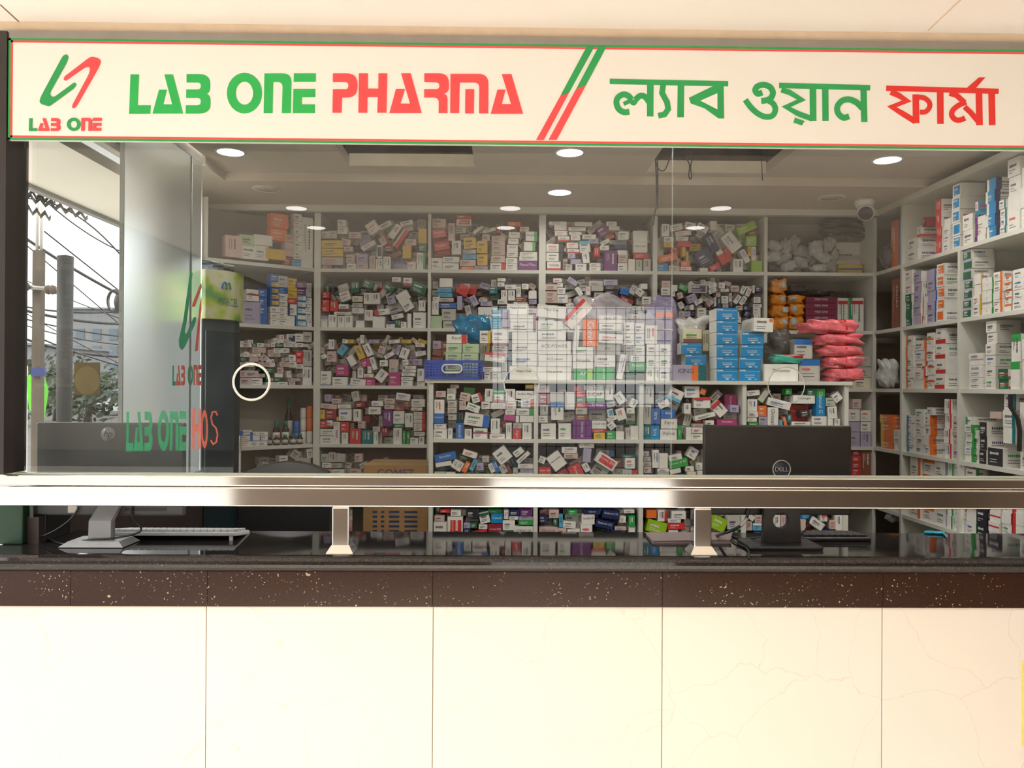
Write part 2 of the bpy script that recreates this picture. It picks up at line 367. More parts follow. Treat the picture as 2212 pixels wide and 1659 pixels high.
# ------------------------------------------------------------------ front glass with three speaking holes
YG = 2.145; seams = [at(835, 700, YG).x, at(1452, 700, YG).x]
zg0, zg1 = zat(1027, YG), zh0+.01
holes = []
for hx, hy, hr in ((542, 825, 38), (1127, 829, 37), (1700, 833, 39)):
    c = at(hx, hy, YG); holes.append((c.x, c.z, hr*YG/F))
edges = [xj1-.01]+seams+[2.38]
for i in range(3):
    xa, xb = edges[i]+.0002, edges[i+1]-.0002; hx, hz, hr = holes[i]; N = 40
    ring = [(hx+hr*math.cos(2*PI*k/N), hz+hr*math.sin(2*PI*k/N)) for k in range(N)]
    t0 = [Vector((x, z, 0)) for x, z in ((xa, zg0), (xb, zg0), (xb, zg1), (xa, zg1))]; t1 = [Vector((x, z, 0)) for x, z in ring]
    tri = tessellate_polygon([t0, t1[::-1]]); P = t0+t1[::-1]; k = len(P)
    vs = [(p.x, YG, p.y) for p in P]+[(p.x, YG+.01, p.y) for p in P]; fs = []
    for a, c, e in tri:
        if (P[c]-P[a]).cross(P[e]-P[a]).z < 0: a, c = c, a
        fs += [(a, c, e), (a+k, e+k, c+k)]
    g = thing('window_%d' % (1, 4, 5)[i], ('clear front glass pane at the left end with a bright rimmed speaking hole', 'clear middle front glass pane with a speaking hole before the white boxes', 'clear right front glass pane with a speaking hole above the black monitor')[i], None, (hx, YG, zg0)); g['kind'] = 'structure'; del g['label']
    mb = MB(); mb.add(vs, fs, GLASS); mb.build('pane', g)
    r = MB(); r.tube([(x, YG+.005, z) for x, z in [(hx+(hr+.001)*math.cos(2*PI*q/48), hz+(hr+.001)*math.sin(2*PI*q/48)) for q in range(48)]], .0032 if i == 0 else .0014, (WHTP if i == 0 else mat('cut_glass_rim', (0.34, 0.35, 0.33), 0.3)), 8, True); r.build('rim', g)
    if i == 1:
        e2 = MB(); e2.box(xb-.0006, xb+.0006, YG, YG+.010, zg0, zg1, mat('cut_glass_edge', (0.5, 0.58, 0.52), 0.25, alpha=0.25)); e2.build('edge', g)
# ------------------------------------------------------------------ steel rail on two posts
rail = thing('steel_rail', 'polished square steel rail on two flared posts holding up the front glass', 'rail', (0, 2.13, ZC))
zr0, zr1 = zat(1097, 2.125), zat(1055, 2.125); xr0, xr1 = at(-60, 1080, 2.12).x, 2.3
b = MB(); b.box(xr0, xr1, 2.125, 2.175, zr0, zr1, STEEL); bevel(b.build('bar', rail), .004, 3)
b = MB(); b.box(xr0, xr1, 2.131, 2.169, zr1+.001, zat(1030, 2.131), STEEL); bevel(b.build('glazing_channel', rail), .004, 3)
b = MB(); b.box(xj1, 2.35, 2.137, 2.163, zat(1030, 2.131), zat(1026, 2.137), mat('clear_gasket', (0.42, 0.47, 0.40), 0.3)); b.build('gasket', rail)
for px in (739, 1514):
    x = at(px, 1150, 2.15).x; h = .0235
    b = MB(); b.box(x-h, x+h, 2.15-h, 2.15+h, ZC+.012, zr0, STEEL); p = b.build('post', rail); bevel(p, .004, 3)
    b = MB(); w = .036; t = ZC+.02
    b.add([(x-w, 2.15-w, ZC), (x+w, 2.15-w, ZC), (x+w, 2.15+w, ZC), (x-w, 2.15+w, ZC), (x-h, 2.15-h, t), (x+h, 2.15-h, t), (x+h, 2.15+h, t), (x-h, 2.15+h, t)],
          [(0,3,2,1),(4,5,6,7),(0,1,5,4),(1,2,6,5),(2,3,7,6),(3,0,4,7)], STEEL); b.build('flange', p)
# ------------------------------------------------------------------ the sign
YS = 2.104; zt, zb = zat(95, YS), zat(313, YS); xs0, xs1 = at(18, 200, YS).x, 1.9
sign = thing('shop_sign', 'long cream shop sign with green and red lettering and an emblem above the glass', 'sign', ((xs0+xs1)/2, YS, zb))
b = MB(); b.box(xs0, xs1, YS, YS+.012, zb, zt, SIGNW); b.build('panel', sign)
b = MB(); t = .006
def frame(b, i, w, m):
    for x0, x1, z0, z1 in ((xs0+i, xs1, zt-i-w, zt-i), (xs0+i, xs1, zb+i, zb+i+w), (xs0+i, xs0+i+w, zb+i, zt-i)): b.box(x0, x1, YS-.0006, YS, z0, z1, m)
frame(b, 0, t, SGRN); frame(b, t, t*.9, SRED); b.build('border', sign)
NB = Vector((0, -1, 0))
NLAY = [0]
def onsign(b, pts, m, ox=0, sc=2.989):
    NLAY[0] += 1; b.prism([at(ox+x/sc, y/sc, YS-.0003) for x, y in pts], NB, .0007+.00002*NLAY[0], m)
def ell(cx, cy, rx, ry, n=36, rev=False):
    q = [(cx+rx*math.cos(2*PI*k/n), cy+ry*math.sin(2*PI*k/n)) for k in range(n)]; return q[::-1] if rev else q
def ringpoly(cx, cy, rx, ry, ix, iy): return ell(cx, cy, rx, ry)+[(cx+rx, cy)]+[(cx+ix, cy)]+ell(cx, cy, ix, iy, rev=True)
def ring_parts(cx, cy, rx, ry, ix, iy, n=24):
    out = []
    for k in range(n):
        a, c = 2*PI*k/n, 2*PI*(k+1)/n
        out.append([(cx+rx*math.cos(a), cy+ry*math.sin(a)), (cx+rx*math.cos(c), cy+ry*math.sin(c)), (cx+ix*math.cos(c), cy+iy*math.sin(c)), (cx+ix*math.cos(a), cy+iy*math.sin(a))])
    return out
gL = fillet([(843,481),(898,481),(890,680),(974,680),(971,735),(834,735)])
gA = [(1061,481),(1118,481),(1183,733),(985,733),(1027,580),(1078,580),(1055,674),(1112,674)]
gB = fillet([(1205,479),(1358,479,75),(1358,600,40),(1333,606),(1360,612,40),(1360,733,75),(1199,733),(1200,680),(1297,680,24),(1297,632,24),(1202,632),(1203,578),(1297,578,24),(1297,533,24),(1205,533)])
gO = ring_parts(1579,602,114,131,56,75)
gN = fillet([(1708,475),(1884,475,60),(1878,730),(1820,730),(1826,530,35),(1764,530),(1760,730),(1703,730)])
gE = [[(1898,475),(2040,475),(2038,528),(1896,528)], [(1895,575),(2036,575),(2035,628),(1950,628),(1949,675),(2034,675),(2033,730),(1891,730)]]
WORD = [[gL], [gA], [gB], gO, [gN], gE]
b = MB()
for g in WORD:
    for p in g: onsign(b, p, SGRN2)
b.build('green_lettering', sign)
b = MB()
for p in ([(-62,475),(97,475,70),(97,630,70),(-3,630),(-6,728),(-65,728),(-62,577),(38,577,22),(38,530,22),(-62,530)],
          [(106,475),(164,475),(163,573),(231,573),(232,475),(289,475),(284,728),(224,728),(228,627),(161,627),(160,728),(102,728)],
          [(378,475),(440,475),(511,730),(303,730),(345,575),(403,575),(374,670),(436,670)],
          [(528,475),(687,475,65),(687,600,40),(650,605),(678,612,30),(678,730),(620,730),(622,630,35),(527,630),(527,577),(625,577,22),(625,533,22),(528,530)],
          [(697,478),(942,478,65),(941,732),(881,732),(883,533,35),(756,533),(753,730),(695,730)], [(793,577),(850,577),(848,732),(791,732)],
          [(1028,480),(1090,480),(1165,735),(957,735),(1000,580),(1052,580),(1028,673),(1088,673)]):
    onsign(b, fillet(p), SRED, 740)
b.build('red_lettering', sign)
b = MB()
for p, m in (([(1578,298),(1628,298),(1463,598),(1405,622)], SGRN), ([(1655,298),(1705,300),(1570,552),(1507,577)], SGRN),
             ([(1405,622),(1463,598),(1300,903),(1250,903)], SRED), ([(1507,577),(1570,552),(1382,903),(1330,903)], SRED)): onsign(b, p, m, 740)
b.build('stripes', sign)
EMG = fillet([(432,350,12),(443,365,10),(435,400,20),(318,610,30),(345,632,24),(482,532,8),(496,545,8),(480,570,12),(318,688,14),(252,668,30),(265,625,20),(408,360,20)])
EMR = fillet([(598,365,16),(655,385,24),(645,425,30),(490,695,12),(468,700,8),(468,680,14),(578,475,30),(585,435,24),(555,432,20),(425,523,10),(411,515,8),(418,495,10),(575,375,20)])
b = MB(); onsign(b, EMG, SGRN); onsign(b, EMR, SRED)
for g, m in zip(WORD, (SGRN, SRED, SRED, SGRN, SRED, SRED)):
    for p in g: onsign(b, [(187+(x-834)*.39, 763+(y-475)*.322) for x, y in p], m)
b.build('emblem', sign)
b = MB(); NLAY[0] = 0
def bs(pts, w): onsign(b, stroke(curvy(pts) if len(pts) > 6 else pts, w), SGRN, 1472)
bs([(-463,526),(302,541)], 34)
q = lambda L: [(x-2188, y) for x, y in L]
bs(q([(1852,722),(1815,724),(1782,702),(1768,662),(1780,628),(1815,610),(1848,622),(1868,650),(1880,662),(1895,640),(1925,618),(1955,628),(1985,668)]), 38)
bs(q([(1855,652),(1815,672)]), 26); bs(q([(1987,535),(1986,752)]), 42)
bs(q([(2072,535),(2062,600),(2095,660),(2102,705),(2080,738),(2038,748)]), 37); bs([(-3,535),(-6,757)], 42)
onsign(b, [(48,632),(205,556),(272,545),(275,765),(240,765),(150,700),(60,668)], SGRN, 1472)
b2 = MB(); b2.prism([at(1472+x/2.989, y/2.989, YS-.0017) for x, y in ((122,650),(232,602),(232,706))], NB, .0004, SIGNW)
bs([(522,598),(492,605),(476,582),(490,558),(530,548),(570,562),(590,595),(580,630),(548,648),(515,652)], 38)
bs([(548,645),(590,668),(606,705),(590,745),(545,755),(495,735),(450,695),(412,645)], 36)
bs([(630,552),(1218,567)], 34); bs([(645,580),(700,598),(775,645),(675,690),(755,735),(845,768)], 34); bs([(848,560),(850,780)], 42)
onsign(b, [(732,760),(795,782),(778,810),(722,792)], SGRN, 1472); bs([(928,562),(930,780)], 40); bs([(1175,565),(1180,788)], 40)
bs([(1168,700),(1130,662),(1080,642),(1035,652),(1006,690),(1012,732),(1045,760),(1082,752)], 38)
b.build('green_script', sign); b2.build('script_counter', sign)
b = MB(); NLAY[0] = 0
def br(pts, w): onsign(b, stroke(curvy(pts) if len(pts) > 6 or w == 32 else pts, w), SRED2, 1472)
br([(1322,570),(2048,590)], 34); br([(1350,595),(1400,615),(1455,652),(1358,690),(1430,735),(1510,785)], 36); br([(1512,610),(1515,795)], 42)
br([(1515,628),(1565,632),(1600,662),(1600,695),(1575,722),(1540,724)], 32); br([(1670,580),(1672,800)], 42)
br([(1730,602),(1775,615),(1828,662)], 34); br([(1838,660),(1790,680),(1752,712),(1745,745),(1768,772),(1800,775),(1830,762)], 34); br([(1828,690),(1870,730),(1920,790)], 34)
br([(1920,590),(1924,808)], 42); onsign(b, [(1838,572),(1920,500),(1962,500),(1892,578)], SRED2, 1472); br([(2002,590),(2006,808)], 42)
b.build('red_script', sign)
# ------------------------------------------------------------------ outer soffit with its lamps
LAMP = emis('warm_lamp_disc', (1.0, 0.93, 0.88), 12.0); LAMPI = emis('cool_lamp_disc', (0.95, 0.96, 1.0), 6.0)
b = MB(); SLOT = (-1.75, -1.47, 2.35, 3.97)
for x0, x1, y0, y1 in ((XW, XE, -3.65, 2.115), (XW, SLOT[0], 2.115, 9), (SLOT[1], XL-.012, 2.115, 9), (SLOT[0], SLOT[1], 2.115, SLOT[2]), (SLOT[0], SLOT[1], SLOT[3], 9)):
    b.box(x0, x1, y0, y1, ZSOF, ZSOF+.05, CREAMC)
b.box(SLOT[0]-.01, SLOT[1]+.01, SLOT[2], SLOT[3], ZSOF+.12, ZSOF+.14, DARK)
b.box(SLOT[0]+.1, SLOT[0]+.14, SLOT[2], SLOT[3], ZSOF+.02, ZSOF+.05, DSTEEL); b.box(XW-.04, XW, -3.65, 9, ZSOF-.02, ZSOF+.4, mat('grey_fascia', (0.30, 0.30, 0.31), 0.5))
JT = mat('ceiling_joint', (0.20, 0.12, 0.08), 0.9)
for (ax, ay), (bx, by) in (((0, 10), (55, 60)), ((2075, 0), (2005, 66))):
    p, q_ = atZ(ax, ay, ZSOF-.0005), atZ(bx, by, ZSOF-.0005); t = (q_-p).cross(Vector((0, 0, 1))).normalized()*.0022
    b.add([p-t, q_-t, q_+t, p+t], [(0, 1, 2, 3)], JT if ax == 0 else TAN)
struct(b, 'ceiling_porch')
def lamp(x, y, z, r, m, watts, col, label, group, lit=True, cone=160):
    g = thing('downlight', label, 'ceiling light', (x, y, z), group)
    b = MB(); b.lathe([(r, -.001), (r*1.16, -.003), (r*1.2, 0)], (x, y, z), (0, 0, 1), WHTP, 28); b.build('trim_ring', g)
    b = MB(); b.lathe([(0.0, -.0015), (r, -.0015), (r, -.0005)], (x, y, z), (0, 0, 1), m, 28); b.build('diffuser', g)
    if lit:
        L = bpy.data.lights.new('downlight_glow', 'AREA'); L.shape = 'DISK'; L.size = r*2; L.energy = watts; L.color = col; L.spread = math.radians(cone)
        o = bpy.data.objects.new('downlight_glow', L); COL.objects.link(o); o.parent = g; o.location = (0, 0, -.006)
    return g
i = 0
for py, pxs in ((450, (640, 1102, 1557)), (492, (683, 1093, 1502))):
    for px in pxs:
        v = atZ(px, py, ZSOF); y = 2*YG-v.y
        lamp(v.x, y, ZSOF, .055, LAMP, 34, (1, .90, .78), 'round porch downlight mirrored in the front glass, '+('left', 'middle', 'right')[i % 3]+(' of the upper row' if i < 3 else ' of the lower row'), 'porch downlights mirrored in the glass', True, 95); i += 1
# ------------------------------------------------------------------ inner ceiling, hatches and lamps
H = [(at(755, 362, 3.6).x, at(1025, 362, 3.6).x, 2.6, 3.60), (at(1395, 368, 3.66).x, at(1653, 372, 3.66).x, 2.6, 3.66)]
X = sorted({XL-.4, H[0][0], H[0][1], H[1][0], H[1][1], 2.4}); Yc = sorted({2.2, 2.6, 3.6, 3.66, 3.72})
b = MB()
for i in range(len(X)-1):
    for j in range(len(Yc)-1):
        cx, cy = (X[i]+X[i+1])/2, (Yc[j]+Yc[j+1])/2
        if any(h[0] < cx < h[1] and h[2] < cy < h[3] for h in H): continue
        x0 = X[i] if i else XL+.002
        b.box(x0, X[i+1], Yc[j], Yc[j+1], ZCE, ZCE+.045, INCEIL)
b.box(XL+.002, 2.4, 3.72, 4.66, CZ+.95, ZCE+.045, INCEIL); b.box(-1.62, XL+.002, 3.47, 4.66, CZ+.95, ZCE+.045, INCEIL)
b.box(-1.62, 2.4, 4.20, 4.24, CZ+.918, CZ+.95, SHELF)
for h in H:
    b.box(h[0]-.1, h[1]+.1, h[2]-.1, h[3]+.45, ZCE+.3, ZCE+.33, PLENUM); b.box(h[0]-.1, h[1]+.1, h[3]+.4, h[3]+.45, ZCE+.06, ZCE+.3, PLENUM)
    b.box(h[0]-.13, h[0]-.1, h[2]-.1, h[3]+.4, ZCE+.06, ZCE+.3, PLENUM); b.box(h[1]+.1, h[1]+.13, h[2]-.1, h[3]+.4, ZCE+.06, ZCE+.3, PLENUM)
    b.box(h[0], h[1], h[3]-.012, h[3], ZCE, ZCE+.055, mat('cut_board_edge', (0.62, 0.56, 0.44), 0.8))
struct(b, 'ceiling')
IW = 2.1
nm = {498: 'ceiling downlight nearest the side glass, lit', 1231: 'lit front ceiling downlight between the two open hatches', 1917: 'lit ceiling downlight near the right wall rack'}
for px, py, lit in ((498, 329, 1), (1231, 330, 1), (1917, 346, 1), (1209, 416, 1), (1797, 427, 0), (575, 408, 0)):
    z = ZCE if py < 350 else CZ+.95; v = atZ(px, py, z)
    lab = nm.get(px) or ('lit ceiling downlight above the third bay of the back rack' if px == 1209 else 'unlit ceiling downlight left of the security camera' if px == 1797 else 'unlit ceiling downlight over the left corner rack')
    lamp(v.x, v.y, z, .055, LAMPI if lit else INCEIL, IW, (1, .94, .86), lab, 'shop ceiling downlights', lit)
for x, y in ((-.55, 2.55), (.35, 2.55), (1.3, 2.55), (1.6, 2.85)):  # added lamps, out of view, brightening the front and right racks
    lamp(x, y, ZCE, .055, LAMPI, IW*2.1, (1, .965, .92), 'shop downlight hidden above the sign', 'shop ceiling downlights')
# ------------------------------------------------------------------ across the porch: wall with a barred doorway (seen mirrored in the glass)
YO = -3.5; dx0 = (1062-1080)*7.8/F; dx1 = (1455-1080)*7.8/F; dz = CZ+.80
b = MB(); WO = mat('brown_opposite_wall', (0.16, 0.12, 0.09), 0.7)
b.box(-2.6, dx0, YO-.15, YO, 0, ZSOF, WO); b.box(dx1, XE, YO-.15, YO, 0, ZSOF, WO); b.box(dx0, dx1, YO-.15, YO, dz, ZSOF, WO); struct(b, 'wall_opposite')
b = MB(); b.box(XE, XE+.1, YO, 2.2, 0, ZSOF, WO); struct(b, 'wall_end')
b = MB(); BAR = mat('gate_bar', (0.06, 0.05, 0.045), 0.5); k = 0
x = dx0+.05
while x < dx1: b.box(x-.005, x+.005, YO-.06, YO-.05, 0, dz, BAR); x += .097
z = .1
while z < dz: b.box(dx0, dx1, YO-.06, YO-.05, z-.0045, z+.0045, BAR); z += .105
struct(b, 'door_1')
# ================================================================== racks
rowpx = [583.5, 710, 835, 961.5, 1088, 1214]
ZR = [zat(y, YB, 1170) for y in rowpx]
ZTOP = CZ+.918
divs = [(684, .034), (926, .016), (1170, .036), (1414, .024), (1653, .018), (1889, .018)]
TH = .018
g = thing('wall_rack', 'white open rack across the back wall with five bays of piled medicine boxes', 'shelving rack', (0, YB, 0))
DX = [at(p, 830, YB).x for p, w in divs]
for x, (p, w) in zip(DX, divs):
    b = MB(); b.box(x-w/2, x+w/2, YB, YB+.33, 0, ZTOP, SHELF); b.build('divider', g)
for z in ZR:
    b = MB()
    for i in range(5): b.box(DX[i]+divs[i][1]/2, DX[i+1]-divs[i+1][1]/2, YB+.003, YB+.33, z-TH, z, SHELF)
    b.build('shelf', g)
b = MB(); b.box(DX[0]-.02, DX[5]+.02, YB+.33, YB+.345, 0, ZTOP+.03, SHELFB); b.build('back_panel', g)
# left corner rack, set at an angle
PA = at(440, 700, 3.90); PA.z = 0; PB = Vector((DX[0]-.018, YB, 0)); UL = (PB-PA).normalized(); NL = Vector((UL.y, -UL.x, 0)); LL = (PB-PA).length
g = thing('corner_rack', 'white angled rack in the left corner behind the green fronted cooler', 'shelving rack', PA)
VZ = Vector((0, 0, 1))
for i, z in enumerate(ZR):
    b = MB(); b.obox(PA+UL*LL/2+VZ*(z-TH/2), UL, VZ, NL, LL, TH, .26, SHELF); b.build('shelf', g)
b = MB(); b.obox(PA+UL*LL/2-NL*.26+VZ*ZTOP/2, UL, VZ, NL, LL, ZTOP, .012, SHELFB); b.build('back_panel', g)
b = MB(); b.obox(PA+UL*.009+VZ*ZTOP/2, UL, VZ, NL, .018, ZTOP, .26, SHELF); b.build('divider', g)
# right hand rack
g = thing('side_rack', 'white rack along the right wall stacked with large white cartons', 'shelving rack', (XR, 3.2, 0))
RY = [atX(p, 830, XR).y for p in (1946, 2070, 2236)]
for k, y in enumerate(RY+[2.48]):
    b = MB(); zt_ = ZR[0]-TH if k == 1 else ZTOP
    b.box(XR, XR+.36, y-.009, y+.009, 0, zt_, SHELF); b.build('divider', g)
for z in ZR:
    b = MB(); b.box(XR+.003, XR+.36, 2.49, YB+.3, z-TH, z, SHELF); b.build('shelf', g)
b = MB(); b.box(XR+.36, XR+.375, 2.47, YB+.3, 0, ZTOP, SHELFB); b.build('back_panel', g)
b = MB(); b.box(XR-.004, XR+.375, 2.47, YB+.3, ZTOP, CZ+.95, SHELF); b.build('fascia', g)
# front rack
UX = [at(p, 830, YU).x for p in (931.5, 1158.5, 1386, 1608.5, 1829)]
zU = [zat(820, YU), zat(948.5, YU), zat(1074, YU), zat(1162, YU)]
g = thing('front_rack', 'low white rack of eight open bays standing in front of the wall rack', 'shelving rack', ((UX[0]+UX[4])/2, YU, 0))
b = MB(); b.box(at(918, 825, YU).x, at(1840, 825, YU).x, YU-.008, YU+.32, zat(828, YU), zU[0], SHELF); b.build('top_panel', g)
for x in UX:
    b = MB(); b.box(x-.009, x+.009, YU, YU+.30, 0, zat(828, YU), SHELF); b.build('divider', g)
for z in zU[1:]:
    b = MB()
    for i in range(4): b.box(UX[i]+.009, UX[i+1]-.009, YU+.002, YU+.30, z-.016, z, SHELF)
    b.build('shelf', g)
b = MB(); b.box(UX[0]-.009, UX[4]+.009, YU+.30, YU+.315, 0, zat(828, YU), SHELFB); b.build('back_panel', g)

# ================================================================== medicine boxes
# one entry per box, read off the photograph: left top right bottom  or  @cx cy w h angle; then colour / bands / =print
BOXES = []          # dicts
class Bay:
    def __init__(s, key, where, P, U, N, x0, x1, zf, ztop, layers=5, step=.058):
        s.key, s.where, s.P, s.U, s.N, s.x0, s.x1, s.zf, s.ztop, s.step = key, where, Vector(P), Vector(U), Vector(N), x0, x1, zf, ztop, step
        s.lay = [[] for _ in range(layers)]
    def un(s, px, py, off):
        d = ray(px, py); q = s.P - s.N*off; return O3 + d*((q-O3).dot(s.N)/d.dot(s.N))
XU, NF = Vector((1, 0, 0)), Vector((0, -1, 0))
BAYS = {}
ordn = ['first', 'second', 'third', 'fourth', 'fifth', 'sixth', 'seventh', 'eighth', 'ninth', 'tenth', 'eleventh', 'twelfth', 'thirteenth', 'fourteenth', 'fifteenth', 'sixteenth', 'seventeenth', 'eighteenth', 'nineteenth', 'twentieth']
for i in range(4):
    for r in range(3):
        BAYS['U%d%d' % (r, i)] = Bay('U%d%d' % (r, i), "in front rack's %s %s bay" % (ordn[i], ('upper', 'middle', 'bottom')[r]), (0, YU+.012, 0), XU, NF, UX[i]+.010, UX[i+1]-.010, zU[r+1], (zat(828, YU), zU[1]-.016, zU[2]-.016)[r], 5, .056)
BAYS['T'] = Bay('T', 'on top of front rack', (0, YU+.02, 0), XU, NF, UX[0], UX[4], zU[0], 9, 5, .058)
for i in range(5):
    for r in range(5):
        BAYS['B%d%d' % (r, i)] = Bay('B%d%d' % (r, i), "in wall rack's %s %s-row bay" % (ordn[i], ('top', 'second', 'third', 'fourth', 'fifth')[r]), (0, YB+.012, 0), XU, NF, DX[i]+divs[i][1]/2+.001, DX[i+1]-divs[i+1][1]/2-.001, ZR[r], ZTOP if r == 0 else ZR[r-1]-TH, 5, .06)
for r in range(5):
    BAYS['L%d' % r] = Bay('L%d' % r, 'on corner rack %s shelf' % ('top', 'second', 'third', 'fourth', 'fifth')[r], PA-NL*.012, UL, NL, None, None, ZR[r], ZTOP if r == 0 else ZR[r-1]-TH, 4, .058)
def corners(c, w, h, a):
    a = math.radians(a); ca, sa = math.cos(a), math.sin(a)
    return [(c[0]+x*ca-y*sa, c[1]+x*sa+y*ca) for x, y in ((-w/2,-h/2),(w/2,-h/2),(w/2,h/2),(-w/2,h/2))]
def sat(A, B):
    for P in (A, B):
        for i in range(4):
            ex, ey = P[(i+1) % 4][0]-P[i][0], P[(i+1) % 4][1]-P[i][1]; n = (-ey, ex)
            a = [p[0]*n[0]+p[1]*n[1] for p in A]; b = [p[0]*n[0]+p[1]*n[1] for p in B]
            if max(a) <= min(b) or max(b) <= min(a): return False
    return True
def put(bay, cx, cy, w, h, ang, spec, filler=False):
    sh = corners((cx, cy), max(2, w-1.2), max(2, h-1.2), ang); bb = (min(p[0] for p in sh), max(p[0] for p in sh), min(p[1] for p in sh), max(p[1] for p in sh))
    for k, L in enumerate(bay.lay):
        if not any(bb[0] < o[1][1] and bb[1] > o[1][0] and bb[2] < o[1][3] and bb[3] > o[1][2] and sat(sh, o[0]) for o in L): break
    else: return
    bay.lay[k].append((sh, bb))
    off = k*bay.step + random.uniform(0, .004); c = bay.un(cx, cy, off); s = (c-O3).dot(fw)/F
    ob = abs(bay.U.dot(rt)) if abs(bay.U.dot(rt)) < .99 else 1
    wm, hm = max(.01, w*s/ob-.001), max(.008, h*s-.0008); a = math.radians(ang)
    if abs(ang) < 7:
        t = c.z+hm/2; z0 = c.z-hm/2
        if z0 < bay.zf+.014: z0 = bay.zf+.0002
        t = min(t, bay.ztop-.002); hm = t-z0; c.z = (t+z0)/2
        if hm < .01: return
    else:
        e = wm/2*abs(math.sin(a))+hm/2*abs(math.cos(a)); c.z = max(c.z, bay.zf+e+.0002); c.z = min(c.z, bay.ztop-e-.002)
    if bay.x0 is not None:
        e = wm/2*abs(math.cos(a))+hm/2*abs(math.sin(a)); c.x = min(max(c.x, bay.x0+e), bay.x1-e)
    BOXES.append(dict(bay=bay, c=c, w=wm, h=hm, d=bay.step-.006, ang=ang, spec=spec, px=cx, py=cy, area=w*h, fil=filler, k=k))
def load(key, ox, oy, sc, data, ext=None):
    for e in data.replace('\n', ';').split(';'):
        t = e.split()
        if not t: continue
        bay = BAYS[key]
        if t[0][0] == '@':
            cx, cy, w, h, a = float(t[0][1:]), *map(float, t[1:5]); sp = t[5]
        else:
            x0, y0, x1, y1 = map(float, t[:4]); cx, cy, w, h = (x0+x1)/2, (y0+y1)/2, x1-x0, y1-y0; sp = t[4]; a = float(t[5]) if len(t) > 5 else 0
        cx, cy, w, h = ox+cx/sc, oy+cy/sc, w/sc, h/sc
        if ext and abs(a) < 7 and cy+h/2 > ext[0]: b_ = ext[1]; t_ = cy-h/2; cy, h = (t_+b_)/2, b_-t_
        put(bay, cx, cy, w, h, a, sp)
def fill(key, x0, x1, prof, yf, pal, rows=None, seed=1, bw=(14, 28), bh=(11, 20), tilt=.5):
    """more boxes heaped behind the listed ones; prof = heap top at left, middle, right (pixels)"""
    R = random.Random(seed); y = yf; r = 0
    while y > min(prof)+6:
        x = x0+R.uniform(0, 4); hr = R.uniform(*bh)
        while x < x1-8:
            w = R.uniform(*bw); u = (x+w/2-x0)/(x1-x0); pt = prof[0]+(prof[1]-prof[0])*u*2 if u < .5 else prof[1]+(prof[2]-prof[1])*(u-.5)*2
            if y-hr > pt-4:
                a = 0 if r < 2 or R.random() > tilt else R.uniform(-40, 40); h = hr*R.uniform(.8, 1.0)
                if R.random() < .25: w, h = h, min(w, 24)
                put(BAYS[key], x+w/2, y-h/2, w, h, a, R.choice(pal), True)
            x += w*R.uniform(.85, 1.05)
        y -= hr; r += 1
K_, L_, M_, N_, P_ = (910, 820, 7.9), (1150, 820, 7.9), (1380, 820, 4.608), (910, 1000, 3.95), (1360, 980, 4.096)
load('U00', *K_, '''222 340 395 580 W;205 580 388 750 B=Amaryl;222 755 425 842 W;210 845 440 1010 W;455 838 535 1010 W;590 742 728 1010 B=^Alatrol;738 842 862 1017 W;885 828 1130 1022 W/Mm
@950 690 430 215 8 W/Br;@885 480 230 130 20 W;1180 395 1445 500 W=AM-600;1245 250 1410 385 W/Rb;1085 155 1220 375 W 3;1225 180 1425 250 E=Arocast_10;1440 160 1605 375 W;1700 330 1920 480 W/Rr;1610 190 1920 330 W=Anaflex_Max
1620 490 1920 610 W/Er;1610 615 1690 735 W/Kr;1690 615 1930 730 W;1725 742 1888 1025 W;1560 838 1705 1015 R=^Algin;1445 738 1545 1020 W;1185 665 1345 925 W;1165 928 1430 1015 W;1410 602 1600 700 M 5;1365 710 1560 830 R
1025 375 1175 500 W;1450 378 1620 515 W;1435 515 1605 600 W;@1300 580 230 100 -25 W;@1090 550 150 90 15 W;@945 315 170 150 -18 W/Rr;@750 295 180 140 10 C;@820 190 190 110 5 E;650 365 765 520 C;250 195 420 300 C
440 240 585 345 W;440 150 600 240 G;495 85 645 150 G;450 355 610 475 G;450 480 610 575 G;460 590 605 690 G;460 700 600 830 G;1780 85 1925 175 Y/Nb;625 545 740 740 T;1570 745 1720 835 G;250 300 420 340 G;650 520 765 545 C''')
load('U10', *K_, '''@410 1320 370 130 -12 B=Serodor;@380 1440 280 80 -8 W;@390 1510 230 80 -10 T;@575 1440 90 150 30 W;@655 1485 100 160 30 W;@765 1495 90 190 28 O;@890 1460 80 200 25 A;@830 1270 250 100 17 W;@740 1340 220 140 20 D;@1055 1385 200 110 30 W/Mm
@1000 1530 170 110 -10 W;@865 1600 200 70 18 W;@1200 1510 80 160 -25 W;@1275 1490 85 200 -22 B;@1385 1290 250 250 -38 W;@1400 1530 110 150 -28 G;@1485 1520 80 190 -28 R;@1545 1430 130 170 -28 N;@1660 1240 180 110 -38 W;@1740 1330 270 70 -42 W
1770 1330 1915 1440 G;1650 1445 1915 1520 W;1690 1525 1910 1590 V;1655 1590 1910 1700 W;1565 1510 1650 1700 G;225 1575 410 1700 G;415 1585 580 1700 W;590 1640 775 1700 E;@1150 1570 70 180 -20 L;1200 1620 1380 1700 W;1400 1640 1550 1700 W;980 1620 1080 1700 T;780 1680 970 1720 W''', (1028, 1074))
